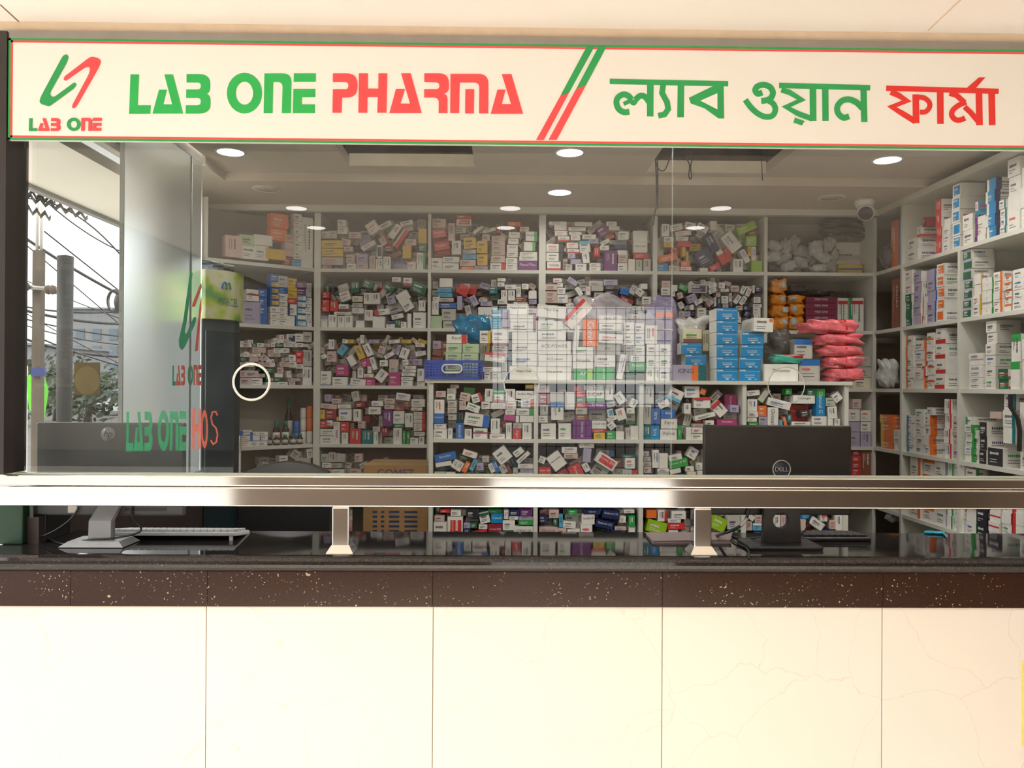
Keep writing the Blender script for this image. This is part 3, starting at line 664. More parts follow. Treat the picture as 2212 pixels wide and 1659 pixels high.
load('U01', *L_, '''145 750 405 1015 W;445 750 662 1022 W;690 690 1010 1025 P=^ESORAL_20;1050 905 1245 1020 Y;1700 790 1835 1025 W;@565 640 310 170 -8 W=Esonix_20;560 210 725 515 W;920 180 1225 370 W/Eb=E-CAP;955 375 1260 515 P=Trimax;960 520 1260 700 W;1015 705 1265 840 W=E-CAP_400;1020 845 1265 900 R
320 390 535 690 W/Bt;300 210 540 380 G;735 200 910 295 R;735 300 920 390 D;740 395 940 475 R;740 480 940 595 G;735 600 950 690 U;110 230 295 425 F;130 430 270 610 G;105 615 262 735 W;105 100 295 225 C;1240 80 1385 350 W;@1500 315 150 200 -35 W;@1615 410 150 110 -42 G;@1350 420 160 90 -15 G;@1335 570 100 140 -12 W/Ai
@1515 590 160 200 -15 W;@1365 670 180 70 -22 W;@1355 785 130 120 -38 W;1615 485 1750 580 W;1590 580 1760 760 W/Eb;1425 780 1555 880 W;1265 880 1425 1015 E;1425 885 1570 1015 W;1590 820 1690 1020 G;705 100 850 195 R;1050 90 1210 175 W;880 100 1040 175 W''')
load('U11', *L_, '''@415 1390 250 277 -37 W=Neurobest;505 1150 765 1255 W;540 1260 780 1350 C;@935 1290 140 240 5 V;800 1090 1055 1165 W=FIX-A;@760 1405 260 100 -33 W;105 1490 320 1640 R=Fexo_120;@480 1650 300 160 -30 F;@760 1600 220 300 -25 R=^Fimoxyl
@920 1500 110 150 -30 W;@1260 1395 370 190 32 W/Ri=Fluclox_500;@1150 1560 270 230 33 W/Lt;1080 1200 1385 1300 G/Br 6;1540 1290 1760 1335 T;1585 1335 1755 1520 W;1370 1515 1530 1700 G;1540 1535 1700 1700 G;1705 1545 1790 1700 R;1330 1340 1570 1500 U;120 1650 330 1720 E;950 1650 1150 1720 W''', (1028, 1074))
load('U02', *M_, '''220 390 385 490 W=Fitro;210 495 380 585 W=Xitrex;220 300 365 385 B=itra;125 285 215 440 B=^itra;120 455 205 580 S=^itra;45 455 120 580 T;50 65 150 240 G;50 245 125 445 G;385 455 430 588 E=^Xinc;@370 155 140 120 25 W/Ab;@245 230 110 95 -25 W/Tt;@350 255 100 90 30 W;455 65 605 180 W;548 175 715 285 W/Rt;@610 320 130 70 -8 W;@660 365 210 45 -14 W
450 235 520 340 W;@485 400 75 130 12 W;@445 455 100 40 38 W;470 475 525 588 W;545 385 660 435 R;530 475 645 535 W;520 540 645 588 W;545 440 645 472 G;@800 290 110 150 -42 W/Rt;@770 165 120 70 -45 W/Vr;855 150 975 325 M=^Pantonix_20;840 330 975 395 W;780 395 978 455 M=Pantobex;665 405 750 470 W;@640 120 60 60 20 O;665 470 978 585 W''')
load('U03', *M_, '''@1395 240 240 80 14 W;1535 155 1755 240 W=Cardrogen;1495 250 1690 415 R=Ometac_20;1765 90 1855 365 S/Et=^Ostocal_G;1720 365 1870 458 W;1520 420 1710 470 W;1880 268 1975 388 W -4;1880 390 1935 465 W;1945 390 2005 465 W;1280 275 1390 465 W=^Ovocal;1190 260 1275 365 O;1195 365 1280 465 V;1080 195 1180 320 W;1080 320 1190 375 W;1080 380 1175 420 W
1090 425 1190 470 E;1075 105 1205 160 W -6;@1250 155 60 150 35 G/Lb;1675 90 1765 160 D;1860 180 1960 265 G;1460 90 1525 150 E;@1455 415 35 90 -15 O;1400 400 1430 465 A;1450 160 1530 230 G;1080 475 1300 588 W;1310 475 1520 588 C;1530 475 1730 588 W;1740 475 2000 588 G''')
load('U12', *M_, '''45 715 105 765 G;50 770 120 815 G;45 820 125 860 G;135 700 200 880 W;200 735 290 885 W;50 865 125 930 C;60 935 135 968 N;185 885 305 918 W;@395 835 190 80 -12 E=Lansec_D_30;@365 775 130 55 -12 W;@365 910 110 50 -12 W;@540 735 90 110 30 W/Vt;@570 810 130 60 -32 W;465 865 550 915 W;480 916 570 968 I;185 920 300 968 G;335 945 395 970 O;395 940 450 970 B;575 830 635 900 W;580 905 635 968 W
640 700 760 968 W;770 740 980 968 C''', (1028, 1074))
fill('U13', 1612, 1826, (990, 985, 990), 1074, 'WWCGBE', seed=5)
load('U20', *N_, '''105 505 218 585 W;222 460 355 605 W/Ri;250 405 340 455 W;160 398 245 425 R;385 395 490 470 K;@430 510 110 80 8 W/Fb;@540 470 85 90 -12 W/Dt;595 440 695 515 S=Ceevit;565 398 690 438 E;490 525 565 565 W;570 520 692 605 F=Comet_850;695 490 800 575 W;750 405 835 450 N;845 400 945 455 P;835 490 960 530 E;800 540 965 605 W=CODEC-20;705 405 745 480 W;750 455 830 485 W;840 455 960 488 V;700 575 790 605 D;@500 595 130 40 -10 R;105 590 215 625 G;360 560 420 620 N;500 570 565 620 W''', (1148, 1160))
load('U21', *N_, '''1090 400 1175 470 C;1020 460 1120 545 G;1005 545 1165 605 C=Glostin;1125 475 1165 540 D;1175 440 1210 550 A;1255 400 1330 445 E;1225 440 1330 515 W;@1265 530 110 55 6 W;1165 555 1240 605 C;1245 565 1355 605 W;1370 440 1480 525 W=GABA-P;1360 525 1460 590 W;1330 430 1368 560 W;1385 400 1530 440 N=Geboral;@1620 440 150 70 8 N=Geboral_CR
@1600 478 160 60 10 N=Geboral_CR;@1565 525 155 65 12 N=Geboral_CR;@1545 575 155 60 12 N=Geboral_CR;1625 575 1715 605 N;@1720 500 80 190 12 W;1730 398 1820 430 W;1770 450 1825 545 E;1770 545 1825 605 W;1650 545 1750 575 C;1365 595 1480 625 W''', (1148, 1160))
load('U22', *P_, '''150 500 240 570 O;250 500 330 600 W/Rr;375 510 500 580 W;@240 650 180 110 15 X;340 580 455 612 W;340 615 490 670 R;435 645 530 710 W;480 580 540 640 W;255 605 335 640 C;@790 620 140 120 25 X;890 550 1010 670 G;345 675 430 730 W;560 560 700 720 W''', (1148, 1160))
load('U23', *P_, '''1030 600 1085 680 C;1090 615 1190 680 A/Wt;1110 545 1185 612 C;1270 540 1335 680 W;1340 540 1400 680 C;@1660 620 130 70 35 W;@1790 610 150 100 25 W;1860 535 1918 680 W;1520 530 1600 575 S;1500 580 1560 680 C;1620 545 1690 600 B;1695 540 1750 600 W/Rt;1570 580 1610 680 F;1410 560 1490 680 W''', (1148, 1160))
for i, k in enumerate(('U00', 'U01', 'U02', 'U03')): fill(k, (936, 1163, 1391, 1613)[i], (1153, 1381, 1603, 1824)[i], (845, 850, 848), 948.5, 'WGGCWVKTCW', seed=20+i)
for i, k in enumerate(('U10', 'U11', 'U12')): fill(k, (936, 1163, 1391)[i], (1153, 1381, 1603)[i], (985, 985, 990), 1074, 'WGGCWVNDCW', seed=30+i)
for i, k in enumerate(('U20', 'U21', 'U22', 'U23')): fill(k, (936, 1163, 1391, 1613)[i], (1153, 1381, 1603, 1824)[i], (1093, 1093, 1093), 1160, 'WGCWVNDC', seed=40+i)
H_, I_, J_ = (900, 620, 7.373), (1160, 620, 7.373), (1440, 620, 5.027)
load('T', *H_, '''1035 1275 1345 1355 W;1080 1358 1180 1475 W;@1250 1120 330 140 6 W/Rt=Secrifol;475 755 800 898 W/Rr=Recef;470 905 725 1050 L;740 905 1000 1050 L;460 1055 715 1190 L;722 1055 985 1190 L;460 1193 715 1330 L;722 1193 985 1330 L;460 1333 715 1475 L;722 1333 985 1475 L;1005 695 1180 893 W/Yr;1010 900 1160 1180 W/Yr;1010 1185 1075 1475 W
1190 365 1345 545 A/Wm;1190 550 1345 658 A;1365 360 1485 640 V;1195 665 1465 890 W;1195 895 1460 1060 W/Rt;1360 1065 1490 1475 W/Br;1190 1360 1355 1475 G;1435 265 1785 440 W=Napa_Extra;1490 445 1855 555 W;1490 558 1855 712 W;1520 718 1920 900 W;1520 905 1925 1052 W;1520 1058 1930 1252 W;1480 1260 1935 1475 W=Napa_One;1795 480 1900 712 V''')
load('T', *I_, '''@230 390 460 200 6 W=Napa_One;10 540 405 690 W;10 700 460 855 W;10 860 540 1070 W=ACE-POWER;20 1080 555 1265 W=ACE_power;10 1270 545 1475 W=Ace_power;@645 430 485 220 -47 W/Rt=Fls_omo;@635 780 80 350 6 W;735 505 975 945 O=^Ceevit;985 450 1350 575 W=Seclo_20;985 580 1345 700 W;980 745 1370 890 W 3;985 705 1370 742 G
915 915 1330 1078 W=plus;915 1085 1250 1272 W;570 955 895 1075 W;570 1080 895 1302 W=Amodis;585 1308 885 1478 E/Xr=XP;905 1278 1230 1478 E=^Ace_XR;@1350 1270 100 400 12 W;@1440 1230 90 250 10 W;1480 1200 1735 1325 E=Fenadin;1330 1330 1735 1478 W/Et
1390 560 1550 740 W;1555 575 1710 740 W;1390 745 1550 922 W;1555 745 1710 922 W;1720 610 1915 905 W;1410 930 1545 1090 W;1555 930 1720 1085 W;1490 1092 1720 1195 W;1750 912 1948 1090 W;1953 912 2130 1090 W;1745 1095 1948 1288 W;1950 1095 2125 1288 W;1740 1293 1865 1478 W;1870 1293 1945 1478 W;1950 1293 2120 1478 W''')
C_, D_, A_, B_ = (900, 300, 3.95), (1380, 300, 3.95), (400, 300, 3.95), (400, 680, 3.95)
load('B00', *A_, '''1140 865 1325 930 Y;1140 935 1325 1003 Y;1140 1010 1325 1075 G;1300 690 1375 745 W;1300 750 1385 810 W;1375 985 1450 1060 C;1460 980 1560 1060 V;1380 1062 1460 1115 W;1465 1060 1560 1115 C;1635 905 1680 1020 W/Ki;1855 910 1930 1020 Y;1990 765 2062 890 Y;1990 890 2062 960 D;1975 970 2050 1115 W/Er;1895 1050 1970 1115 W;1690 1005 1755 1115 W;1570 1000 1620 1115 C
@1600 755 100 100 -35 W;@1710 735 110 45 -28 W;@1790 790 60 130 35 W;@1890 720 110 40 -15 W;@1890 765 110 50 -10 W;@1700 840 40 170 -35 R/Wl;@1840 850 50 180 35 R/Wl;@1900 855 40 110 20 W;@1565 910 130 40 -30 W;@1540 880 110 110 -15 V;1760 960 1880 1115 V;1625 1025 1685 1115 W''')
load('B10', *A_, '''1170 1305 1230 1360 R;1170 1370 1230 1420 R;1165 1420 1230 1475 R;1235 1380 1305 1470 R;1310 1410 1395 1465 W/Fb;@1350 1270 90 60 -20 G;@1365 1340 90 80 -20 W;1425 1340 1515 1390 I;1425 1400 1515 1440 G;1425 1445 1525 1490 W;1270 1475 1420 1500 W;@1450 1265 70 90 0 D;@1560 1240 80 70 20 D;@1740 1270 90 60 35 D;@1610 1260 60 60 30 W/Rl;@1690 1300 60 110 35 W/Rl;@1760 1350 80 90 -30 W;@1860 1345 110 80 -30 W
@1895 1420 90 90 -30 W;@1790 1460 140 120 -18 W/Nb;@1810 1515 100 40 -12 W;1530 1460 1600 1550 W;1600 1515 1705 1612 W;1765 1180 1840 1220 W;1860 1185 1935 1250 W/Rb;@1680 1478 130 50 -8 W/Rl;1945 1480 2055 1612 W;1990 1380 2050 1470 W;1895 1490 1930 1612 W;1455 1550 1530 1612 W;1300 1510 1360 1612 W;1360 1505 1430 1612 W;1715 1565 1790 1612 W/Nt;1790 1545 1840 1612 D;1840 1560 1890 1612 W;1220 1500 1295 1612 W;1160 1510 1215 1612 W/Vt;@2000 1275 130 90 20 D''')
load('B01', *C_, '''@185 805 120 75 -10 R=Fluclox;@200 860 125 70 -10 R=Fluclox;@215 915 130 65 -10 R=Fluclox;@225 970 130 60 -10 R=Fluclox;340 685 465 740 W/Ri=Fluclox;335 645 465 680 R;115 1015 210 1115 W;220 1005 365 1055 W;220 1060 360 1115 W;300 870 380 985 W;@455 890 110 95 -5 Y;395 945 510 980 G;395 985 510 1025 A;370 1030 505 1085 C;372 1090 490 1115 O;515 870 605 975 Y;515 985 605 1080 Y;495 1085 610 1115 V
640 830 755 870 C;640 870 755 910 C;640 910 755 950 C;640 950 755 990 C;635 995 755 1055 C;628 1060 755 1115 W/Rr;785 795 880 845 W=Flamyd;780 850 870 900 W=Flamyd;770 905 865 960 W=Flamyd;768 960 865 1010 W;760 1015 860 1065 W;760 1065 860 1115 W;930 790 1030 870 W/Er=Flexilax;915 880 1015 955 W/Er;880 965 1030 1000 W;875 1000 1030 1040 W;865 1042 1030 1115 P=Flexof_Plus;780 710 890 745 O;880 750 960 790 C;@620 780 110 30 -15 W;@525 775 100 25 -35 W;560 815 625 870 C;270 720 325 870 C;135 680 250 760 C''')
load('B02', *C_, '''1105 895 1250 965 W/Kr;1105 970 1250 1045 W/Kr;1112 1048 1230 1115 W/Rb=Onsurge;1355 1065 1450 1115 W;1475 1060 1570 1090 W;1475 1092 1570 1115 W;1600 955 1710 1115 P;1845 785 1970 880 W;1850 880 1970 970 W=Natrolex;1850 972 1970 1022 R;1870 1030 1925 1115 G;1935 1025 2000 1115 G;1805 1025 1865 1115 W;1715 1060 1800 1115 W;1175 735 1280 780 W;1180 785 1285 825 W;1205 830 1305 872 W/Rb;1130 705 1280 735 W;1345 710 1500 745 W;1295 755 1445 785 W
1300 790 1410 820 W;1315 820 1395 865 W;1415 815 1530 855 W;@1520 755 150 50 -40 W;@1585 785 90 90 -35 P;@1640 830 80 60 -30 O;1620 705 1710 745 W;1640 745 1735 780 W;1720 790 1810 860 W;1390 870 1480 970 W/At -5;1280 885 1380 935 W;1285 940 1390 975 W/Rb;1515 925 1560 1005 R;@1540 880 50 90 35 W;@1610 880 80 35 -30 W;1640 865 1795 900 W;1690 900 1795 940 N;1565 910 1640 950 W;1715 950 1800 990 W;1720 990 1800 1055 C;@1445 1015 60 90 -8 W;1245 1020 1335 1115 C''')
load('B11', *C_, '''195 1190 305 1265 W;175 1270 300 1310 A;185 1315 305 1350 A;200 1355 315 1390 C;110 1385 145 1500 W/Rl;150 1385 188 1500 W;190 1400 335 1445 B;215 1450 335 1550 G;120 1510 215 1612 L;225 1555 370 1612 G;345 1340 390 1460 V;@490 1380 55 90 -30 V;@440 1465 50 90 -15 G;@490 1460 50 95 -20 G;545 1390 640 1425 V;525 1435 690 1612 W=fees;690 1370 775 1410 W;@330 1300 80 100 10 F;@400 1290 90 90 30 R;@480 1290 60 80 10 R;@430 1350 60 80 0 R
620 1260 690 1320 T;620 1320 710 1380 D;720 1290 775 1370 W;780 1290 840 1380 W;850 1260 890 1350 W;955 1300 1025 1365 W;960 1370 1025 1410 V;@900 1355 90 60 -50 V;690 1190 760 1215 W;755 1245 850 1285 W;690 1225 750 1260 W;530 1360 605 1390 C''')
load('B12', *C_, '''1095 1240 1195 1290 C;1095 1300 1195 1350 C;1095 1350 1195 1400 C;1165 1190 1240 1225 W;1200 1230 1250 1265 W;1200 1270 1270 1325 W;1200 1330 1290 1400 W;1265 1245 1345 1285 W;@1385 1300 40 80 -35 W;1445 1260 1485 1335 W;1470 1210 1590 1260 G;1490 1260 1595 1300 G;1515 1310 1595 1355 G;1595 1200 1715 1250 V;1605 1255 1715 1285 K;1605 1290 1720 1325 K;1605 1325 1720 1355 K;1605 1358 1720 1390 N;@1775 1300 80 60 10 B;@1850 1290 60 80 30 W;@1830 1340 60 70 30 G;@1905 1310 60 60 35 W;@1790 1380 120 50 25 F;@1790 1425 90 40 15 W;1925 1345 2005 1415 W;1910 1235 1970 1280 W;1840 1425 1915 1460 W;1925 1420 2005 1460 W''')
load('B03', *D_, '''195 725 260 830 W;@320 755 110 55 -12 W;@440 740 90 55 10 W;@545 760 100 60 30 W;@540 820 90 60 30 W;315 835 425 870 W;@380 805 135 42 -8 W;215 835 300 880 W;215 882 300 925 Y;330 872 445 920 R 5;270 910 360 990 R;@245 1015 170 60 -12 O;425 835 525 890 K;430 895 530 955 Y;370 922 400 1000 Y;160 840 212 1015 W;@620 885 80 160 -30 N;@580 910 50 120 -20 R/Wt;@690 900 60 90 -30 W;@665 800 110 100 -40 W;@790 880 110 170 -38 W;735 730 820 790 W;@790 930 40 140 -38 Y;@820 985 40 100 -30 Y;@870 945 40 70 45 B
915 830 1005 915 X;820 790 910 845 X;@920 760 170 70 -25 X;820 850 910 930 K;@905 1000 50 120 -30 W;930 920 958 1000 Y;960 920 1000 1040 W;960 1040 1055 1130 X;805 1025 890 1130 W;@560 1010 130 140 -30 N;@460 1010 60 130 0 N;@520 990 40 90 -20 B;@710 1010 60 130 -30 R/Wt;@680 1030 60 120 -25 R;@760 985 50 110 -25 R;@620 1020 70 90 -30 W;155 1060 250 1130 S;255 1080 350 1130 C;265 1020 360 1078 W;355 1092 450 1130 W/Rb;362 1040 440 1090 O;402 960 425 1040 Y;@650 1095 90 50 -25 R;710 1060 800 1130 E;440 1080 510 1130 K;665 1108 705 1130 C;520 1100 590 1130 W''')
load('B13', *D_, '''195 1210 270 1270 C;190 1270 270 1335 W;275 1245 330 1300 W;275 1300 310 1345 W;@380 1270 75 45 30 E;@350 1320 45 80 25 W;@410 1360 35 120 -20 W;420 1240 585 1315 G/Ni;@455 1360 80 70 -25 V;@580 1360 110 60 28 W;@610 1400 60 40 -40 C;@510 1390 70 40 -28 W;@540 1410 80 40 -18 N;440 1415 470 1460 W;@630 1250 70 40 -20 W;@630 1295 70 40 -25 W;685 1225 735 1275 W;700 1278 770 1305 W;660 1310 695 1350 C;645 1352 662 1430 W;668 1352 700 1440 N;705 1340 765 1405 W;770 1320 795 1388 W;715 1410 765 1440 C;768 1390 800 1440 N
785 1250 855 1305 C;@890 1290 40 70 25 W;@935 1310 40 70 25 W;@830 1330 40 90 35 W;@840 1370 40 80 35 W;@890 1380 40 80 35 W;970 1250 990 1315 W;@360 1420 40 60 -20 W;500 1440 575 1520 W;980 1350 1040 1400 W;975 1410 1050 1440 W;975 1440 1040 1500 W;980 1500 1040 1612 W''')
load('B20', *B_, '''1145 480 1235 575 W;1145 575 1230 610 W/Bb;1255 530 1385 610 W;1390 585 1465 610 S;@1475 565 130 40 6 W;1540 550 1620 610 M;@1675 520 80 100 38 W;1525 505 1605 545 W/Rb;1735 490 1838 610 M;1842 590 1940 610 W;1842 560 1940 588 W;1842 530 1945 558 W;1845 495 1965 525 W;1855 465 1970 492 W;1875 435 1970 462 W;1980 460 2040 570 W;1980 575 2045 610 W;1285 430 1390 520 M;1620 590 1720 610 W;@1370 420 40 100 -35 W;@1420 390 60 90 -30 W;@1460 430 50 90 50 W;@1540 410 80 70 -15 M;@1605 415 40 110 -18 W;@1340 300 60 90 35 A
@1380 340 60 90 35 W;@1430 310 50 100 40 W;@1490 320 60 120 -25 Y;@1560 300 60 110 -25 W;@1510 225 80 80 -30 W;@1640 340 110 40 12 W;@1680 300 60 60 20 C;@1720 260 60 90 -30 W;@1740 300 100 35 -35 W;@1740 345 90 35 -30 W;@1790 280 40 110 15 W;@1820 300 30 90 15 V;@1870 330 70 90 20 W;1660 385 1730 440 W;1742 380 1820 440 C;@1860 420 50 110 25 W;@1938 390 95 80 8 W;1880 260 1960 300 W;1965 240 2045 275 W;@2010 330 90 40 -10 W;1425 480 1460 560 W;1470 455 1520 540 W;1555 440 1590 500 W;1210 310 1290 400 C;@1290 300 50 90 -15 O''')
load('B30', *B_, '''1190 680 1250 740 V;1250 715 1330 760 C;1300 765 1415 800 W;1150 760 1290 802 C 5;1195 808 1290 890 F;1150 810 1190 890 Y;1310 805 1420 905 W;1292 870 1308 905 Y;1435 805 1500 910 W;1565 785 1670 850 W;1590 735 1690 780 W;1700 715 1790 760 C;1700 765 1785 805 C;@1860 700 120 60 8 W;@1850 760 130 80 8 W;1930 720 2045 785 W;1930 790 2025 818 W;1785 788 1865 815 R;1685 815 1770 950 P;1775 820 1870 930 W;1780 935 1865 962 E;1875 840 1945 960 W
1950 830 2045 860 W/Rr;1950 862 2045 892 W/Rr;1950 894 2045 925 W/Rr;1950 927 2045 958 W/Rr;1950 960 2045 992 W/Rr;1955 1000 2045 1035 W;1140 905 1200 965 R;1205 900 1260 960 W/Rb;1265 915 1320 960 W;1325 915 1395 1000 R;1130 975 1262 1030 W;1125 1035 1260 1110 W;1335 1005 1390 1110 W;1405 975 1500 1110 R;1505 985 1600 1110 T;1605 1000 1645 1110 W;1600 955 1665 998 C;1775 965 1850 1110 W;1855 990 1882 1110 E;1888 1000 1918 1110 E;1920 1050 1990 1110 W;1995 1040 2040 1110 W;1265 960 1320 1110 W;1475 910 1535 970 C;1650 860 1682 1110 W''')
load('L0', *A_, '''745 640 870 765 O;740 770 855 870 O;705 940 845 1030 Y;860 820 930 880 C;860 882 930 940 C;860 942 930 1005 C;850 1010 905 1090 F;935 640 990 700 W;935 702 990 760 W;935 762 990 820 W;935 822 990 880 W;935 882 990 960 W;935 962 990 1030 W;910 1035 995 1095 A;1000 670 1082 1100 W;480 820 600 910 L;605 820 730 910 W;360 825 475 1010 C;490 912 600 1025 W;605 912 700 1035 W''')
load('L1', *A_, '''505 1390 628 1575 V;535 1285 620 1385 W/Rm;632 1280 692 1350 B;632 1352 692 1425 B;632 1427 692 1500 B;632 1502 692 1580 B;735 1155 798 1215 B;735 1217 798 1270 B/Yi;735 1272 798 1322 B/Yi;735 1324 798 1372 B/Yi;735 1374 798 1425 B/Yi;735 1430 795 1480 W;735 1482 795 1535 W;735 1537 795 1590 W;802 1170 870 1268 G;802 1270 870 1318 B;802 1320 868 1375 W;802 1377 868 1430 W;802 1432 868 1485 W;802 1487 868 1540 W;802 1542 868 1595 W;875 1190 948 1245 Y;875 1247 948 1300 Y;875 1302 948 1358 Y;880 1360 948 1405 R;880 1410 945 1505 W/Nl;870 1510 930 1600 W
952 1220 1030 1275 P;952 1277 1030 1330 P;952 1332 1030 1385 S/Wi;952 1387 1030 1440 S/Wi;952 1442 1030 1495 S/Wi;952 1497 1030 1548 S/Wi;952 1550 1030 1600 S/Wi;1035 1230 1075 1350 G;1035 1355 1078 1415 W;1035 1417 1078 1475 W;1035 1477 1078 1535 W;1035 1537 1078 1600 W''')
load('L2', *B_, '''475 475 520 535 C;525 475 615 535 C;475 540 560 605 C;562 540 650 605 W;1012 145 1075 235 G;1012 300 1075 440 G;950 310 1008 360 R;950 362 1008 415 R;890 340 945 395 W;890 397 945 450 W;950 420 1008 460 W;1010 445 1075 605 W;875 165 940 240 W/Ni;945 160 1008 230 W''')
load('L3', *B_, '''475 985 560 1025 W/Bl;562 1000 630 1030 W/Bl;632 1000 700 1030 W;475 1032 560 1075 W;562 1032 630 1075 W/Bl;632 1032 700 1075 W/Bl;475 1078 560 1112 W;562 1078 630 1112 W;632 1078 695 1112 W''')
F_, G_ = (1780, 620, 5.12), (1780, 900, 5.12)
load('B34', *F_, '''315 1240 415 1345 C;275 1350 398 1485 W;405 1365 520 1485 W;270 1490 398 1600 V;405 1490 520 1600 W;270 1605 398 1750 V;405 1605 520 1750 V''')
load('B24', *F_, '''350 760 520 880 G;350 885 525 1000 G;320 1005 520 1095 I''')
load('B44', *G_, '''310 360 410 430 F;310 432 410 500 R;310 502 410 570 R;310 572 410 650 R;415 360 525 650 U''')
fill('B00', 692, 921, (500, 485, 478), 583, 'CGVWGUCW', seed=50); fill('B10', 692, 921, (620, 610, 620), 709, 'WGCWDCWV', seed=51)
fill('B01', 931, 1160, (470, 485, 500), 583, 'CGWUCRGW', seed=52); fill('B11', 931, 1160, (610, 610, 610), 709, 'UCGWVCUW', seed=53)
fill('B02', 1180, 1406, (480, 480, 490), 583, 'CGVWGUCW', seed=54); fill('B12', 1180, 1406, (600, 605, 615), 709, 'CGWVGCWC', seed=55)
fill('B03', 1422, 1645, (490, 480, 490), 583, 'KGNWUCFW', seed=56); fill('B13', 1422, 1645, (612, 610, 612), 709, 'WCGWNVCW', seed=57, bw=(10, 20), bh=(9, 14))
fill('B20', 692, 921, (745, 725, 735), 835, 'CWGWCVWY', seed=58, bw=(11, 24), bh=(9, 16)); fill('B30', 692, 921, (850, 855, 850), 961, 'CGVFWCGU', seed=59)
fill('B40', 692, 921, (978, 985, 990), 1088, 'CGWCGW', seed=60); fill('B21', 931, 1010, (725, 725, 740), 835, 'CGWVCU', seed=61); fill('B31', 931, 960, (850, 850, 850), 961, 'CG', seed=62)
fill('L2', 518, 676, (740, 735, 720), 833, 'WCWCGWDC', seed=63, bw=(9, 18), bh=(8, 13), tilt=.35); fill('L4', 560, 676, (985, 975, 970), 1088, 'GWGW', seed=64)
# ================================================================== cartons on the right hand rack: (row, far px, near px, how many, top px, length, end colours, side colours, bottom px)
STK = [(0,1952,1975,2,511,.14,'W','W'),(0,1972,1981,1,489,.10,'W/Rb','W/Rb',511),(0,1985,1992,1,469,.05,'F','F',489),(0,2014,2026,4,430,.07,'R','W'),(0,2030,2044,4,470,.05,'W','W'),(0,2048,2065,5,395,.11,'W/Si','W'),(0,2071,2092,2,460,.05,'W','W'),
(0,2098,2104,1,435,.06,'W/Sb','A',463),(0,2097,2120,4,463,.05,'W/Pl','G'),(0,2122,2141,5,383,.09,'S/Wl','W/Nl'),(0,2150,2164,4,430,.05,'W/Tr','W'),(0,2168,2194,4,336,.12,'W','W'),(0,2196,2230,3,350,.2,'W','W/Bi'),
(1,1949,1962,4,634,.09,'D','W'),(1,1949,1964,2,582,.09,'W','W',634),(1,1967,1983,5,585,.03,'V','W'),(1,1996,2012,5,580,.03,'V','W/Bl'),(1,2016,2032,5,568,.10,'W/Oi','W'),(1,1986,1994,3,640,.10,'W/Ol','W'),
(1,2074,2091,7,537,.10,'D/Vt','W'),(1,2096,2110,4,590,.04,'W','W/Yl'),(1,2113,2134,6,598,.05,'W=T','W/El'),(1,2139,2158,6,585,.06,'W/Or','W'),(1,2162,2176,5,592,.05,'W/Ot','G'),(1,2180,2206,4,578,.12,'W','W/Bb'),(1,2210,2232,4,590,.1,'W','W/Ot'),
(2,1951,1966,5,724,.07,'W/Ol','W'),(2,1996,2010,4,718,.06,'W/Om','W'),(2,2013,2034,4,708,.13,'W/Rb','W/Rr'),(2,1984,1992,1,791,.05,'R','W',812),(2,1970,1990,5,735,.05,'W','W/Ol'),
(2,2086,2116,6,762,.06,'W','W'),(2,2122,2144,6,692,.10,'W','G'),(2,2149,2170,2,797,.10,'D/Rm','W/Ub'),(2,2176,2196,2,720,.10,'W/Et','W/Ui'),(2,2200,2232,5,730,.1,'W','W/Ub'),
(3,1953,1968,5,898,.06,'W/Sl','W'),(3,1971,1989,5,884,.05,'W','W'),(3,1992,2002,4,897,.13,'W','W/Ol'),(3,1995,2006,1,880,.12,'W','W',897),(3,2034,2048,4,862,.05,'W/Rr','W'),(3,2052,2066,3,905,.04,'C','W'),
(3,2078,2096,5,918,.03,'W/Er','E'),(3,2080,2095,1,901,.16,'W/El','W',918),(3,2100,2106,4,930,.05,'W/El','W'),(3,2109,2124,3,912,.14,'K','W'),(3,2128,2160,1,970,.14,'K','W'),(3,2131,2155,1,890,.06,'C','C',905),(3,2160,2186,3,850,.08,'W/Tr','W',960),(3,2196,2230,3,870,.1,'W','W'),
(4,1962,1984,3,990,.06,'W/Or','W'),(4,1988,2012,4,993,.06,'W/Ot','W/Ni'),(4,2015,2037,4,1000,.05,'W','V'),(4,2040,2052,5,1000,.03,'W/Er','W'),(4,2056,2076,5,1002,.05,'W','W/Er'),(4,2080,2101,5,1015,.05,'W','W/El'),(4,2104,2127,4,1040,.03,'K','K'),(4,2131,2154,6,1040,.06,'W/Rm','W'),(4,2158,2178,6,1035,.06,'W','W/Rl'),(4,2183,2206,6,1030,.10,'W/Rl','W'),
(0,1918,1930,1,475,.10,'O','O'),(0,1933,1940,1,472,.10,'S','S'),(1,1919,1937,1,600,.12,'U','U'),(3,1896,1922,4,897,.10,'O/Yl','O'),(3,1926,1940,3,930,.10,'W','W')]
for t in STK:
    r, pf, pn, n, yt, L, fs, ss = t[:8]
    y1, y0 = atX(pf, 830, XR).y, atX(pn, 830, XR).y; zt_ = atX(pn, yt, XR).z; zb_ = atX(pn, t[8], XR).z if len(t) > 8 else ZR[r]
    for k in range(n):
        h = (zt_-zb_)/n; j = random.uniform(-.003, .003); x0 = XR+.012+random.uniform(0, .006)
        BOXES.append(dict(side=True, x0=x0, x1=x0+L, y0=y0+j, y1=y1+j, z0=zb_+k*h+.0003, z1=zb_+(k+1)*h-.0003, spec=fs, sspec=ss, row=r, n=n, k=k, stack=(r, pf), px=(pf+pn)/2, py=yt,
                          area=abs(pn-pf+L*F/y0*.9)*h*F/y0, fil=False, near=pf > 2070 or (r == 0 and pf > 2060), cornerbay=pf < 1945))
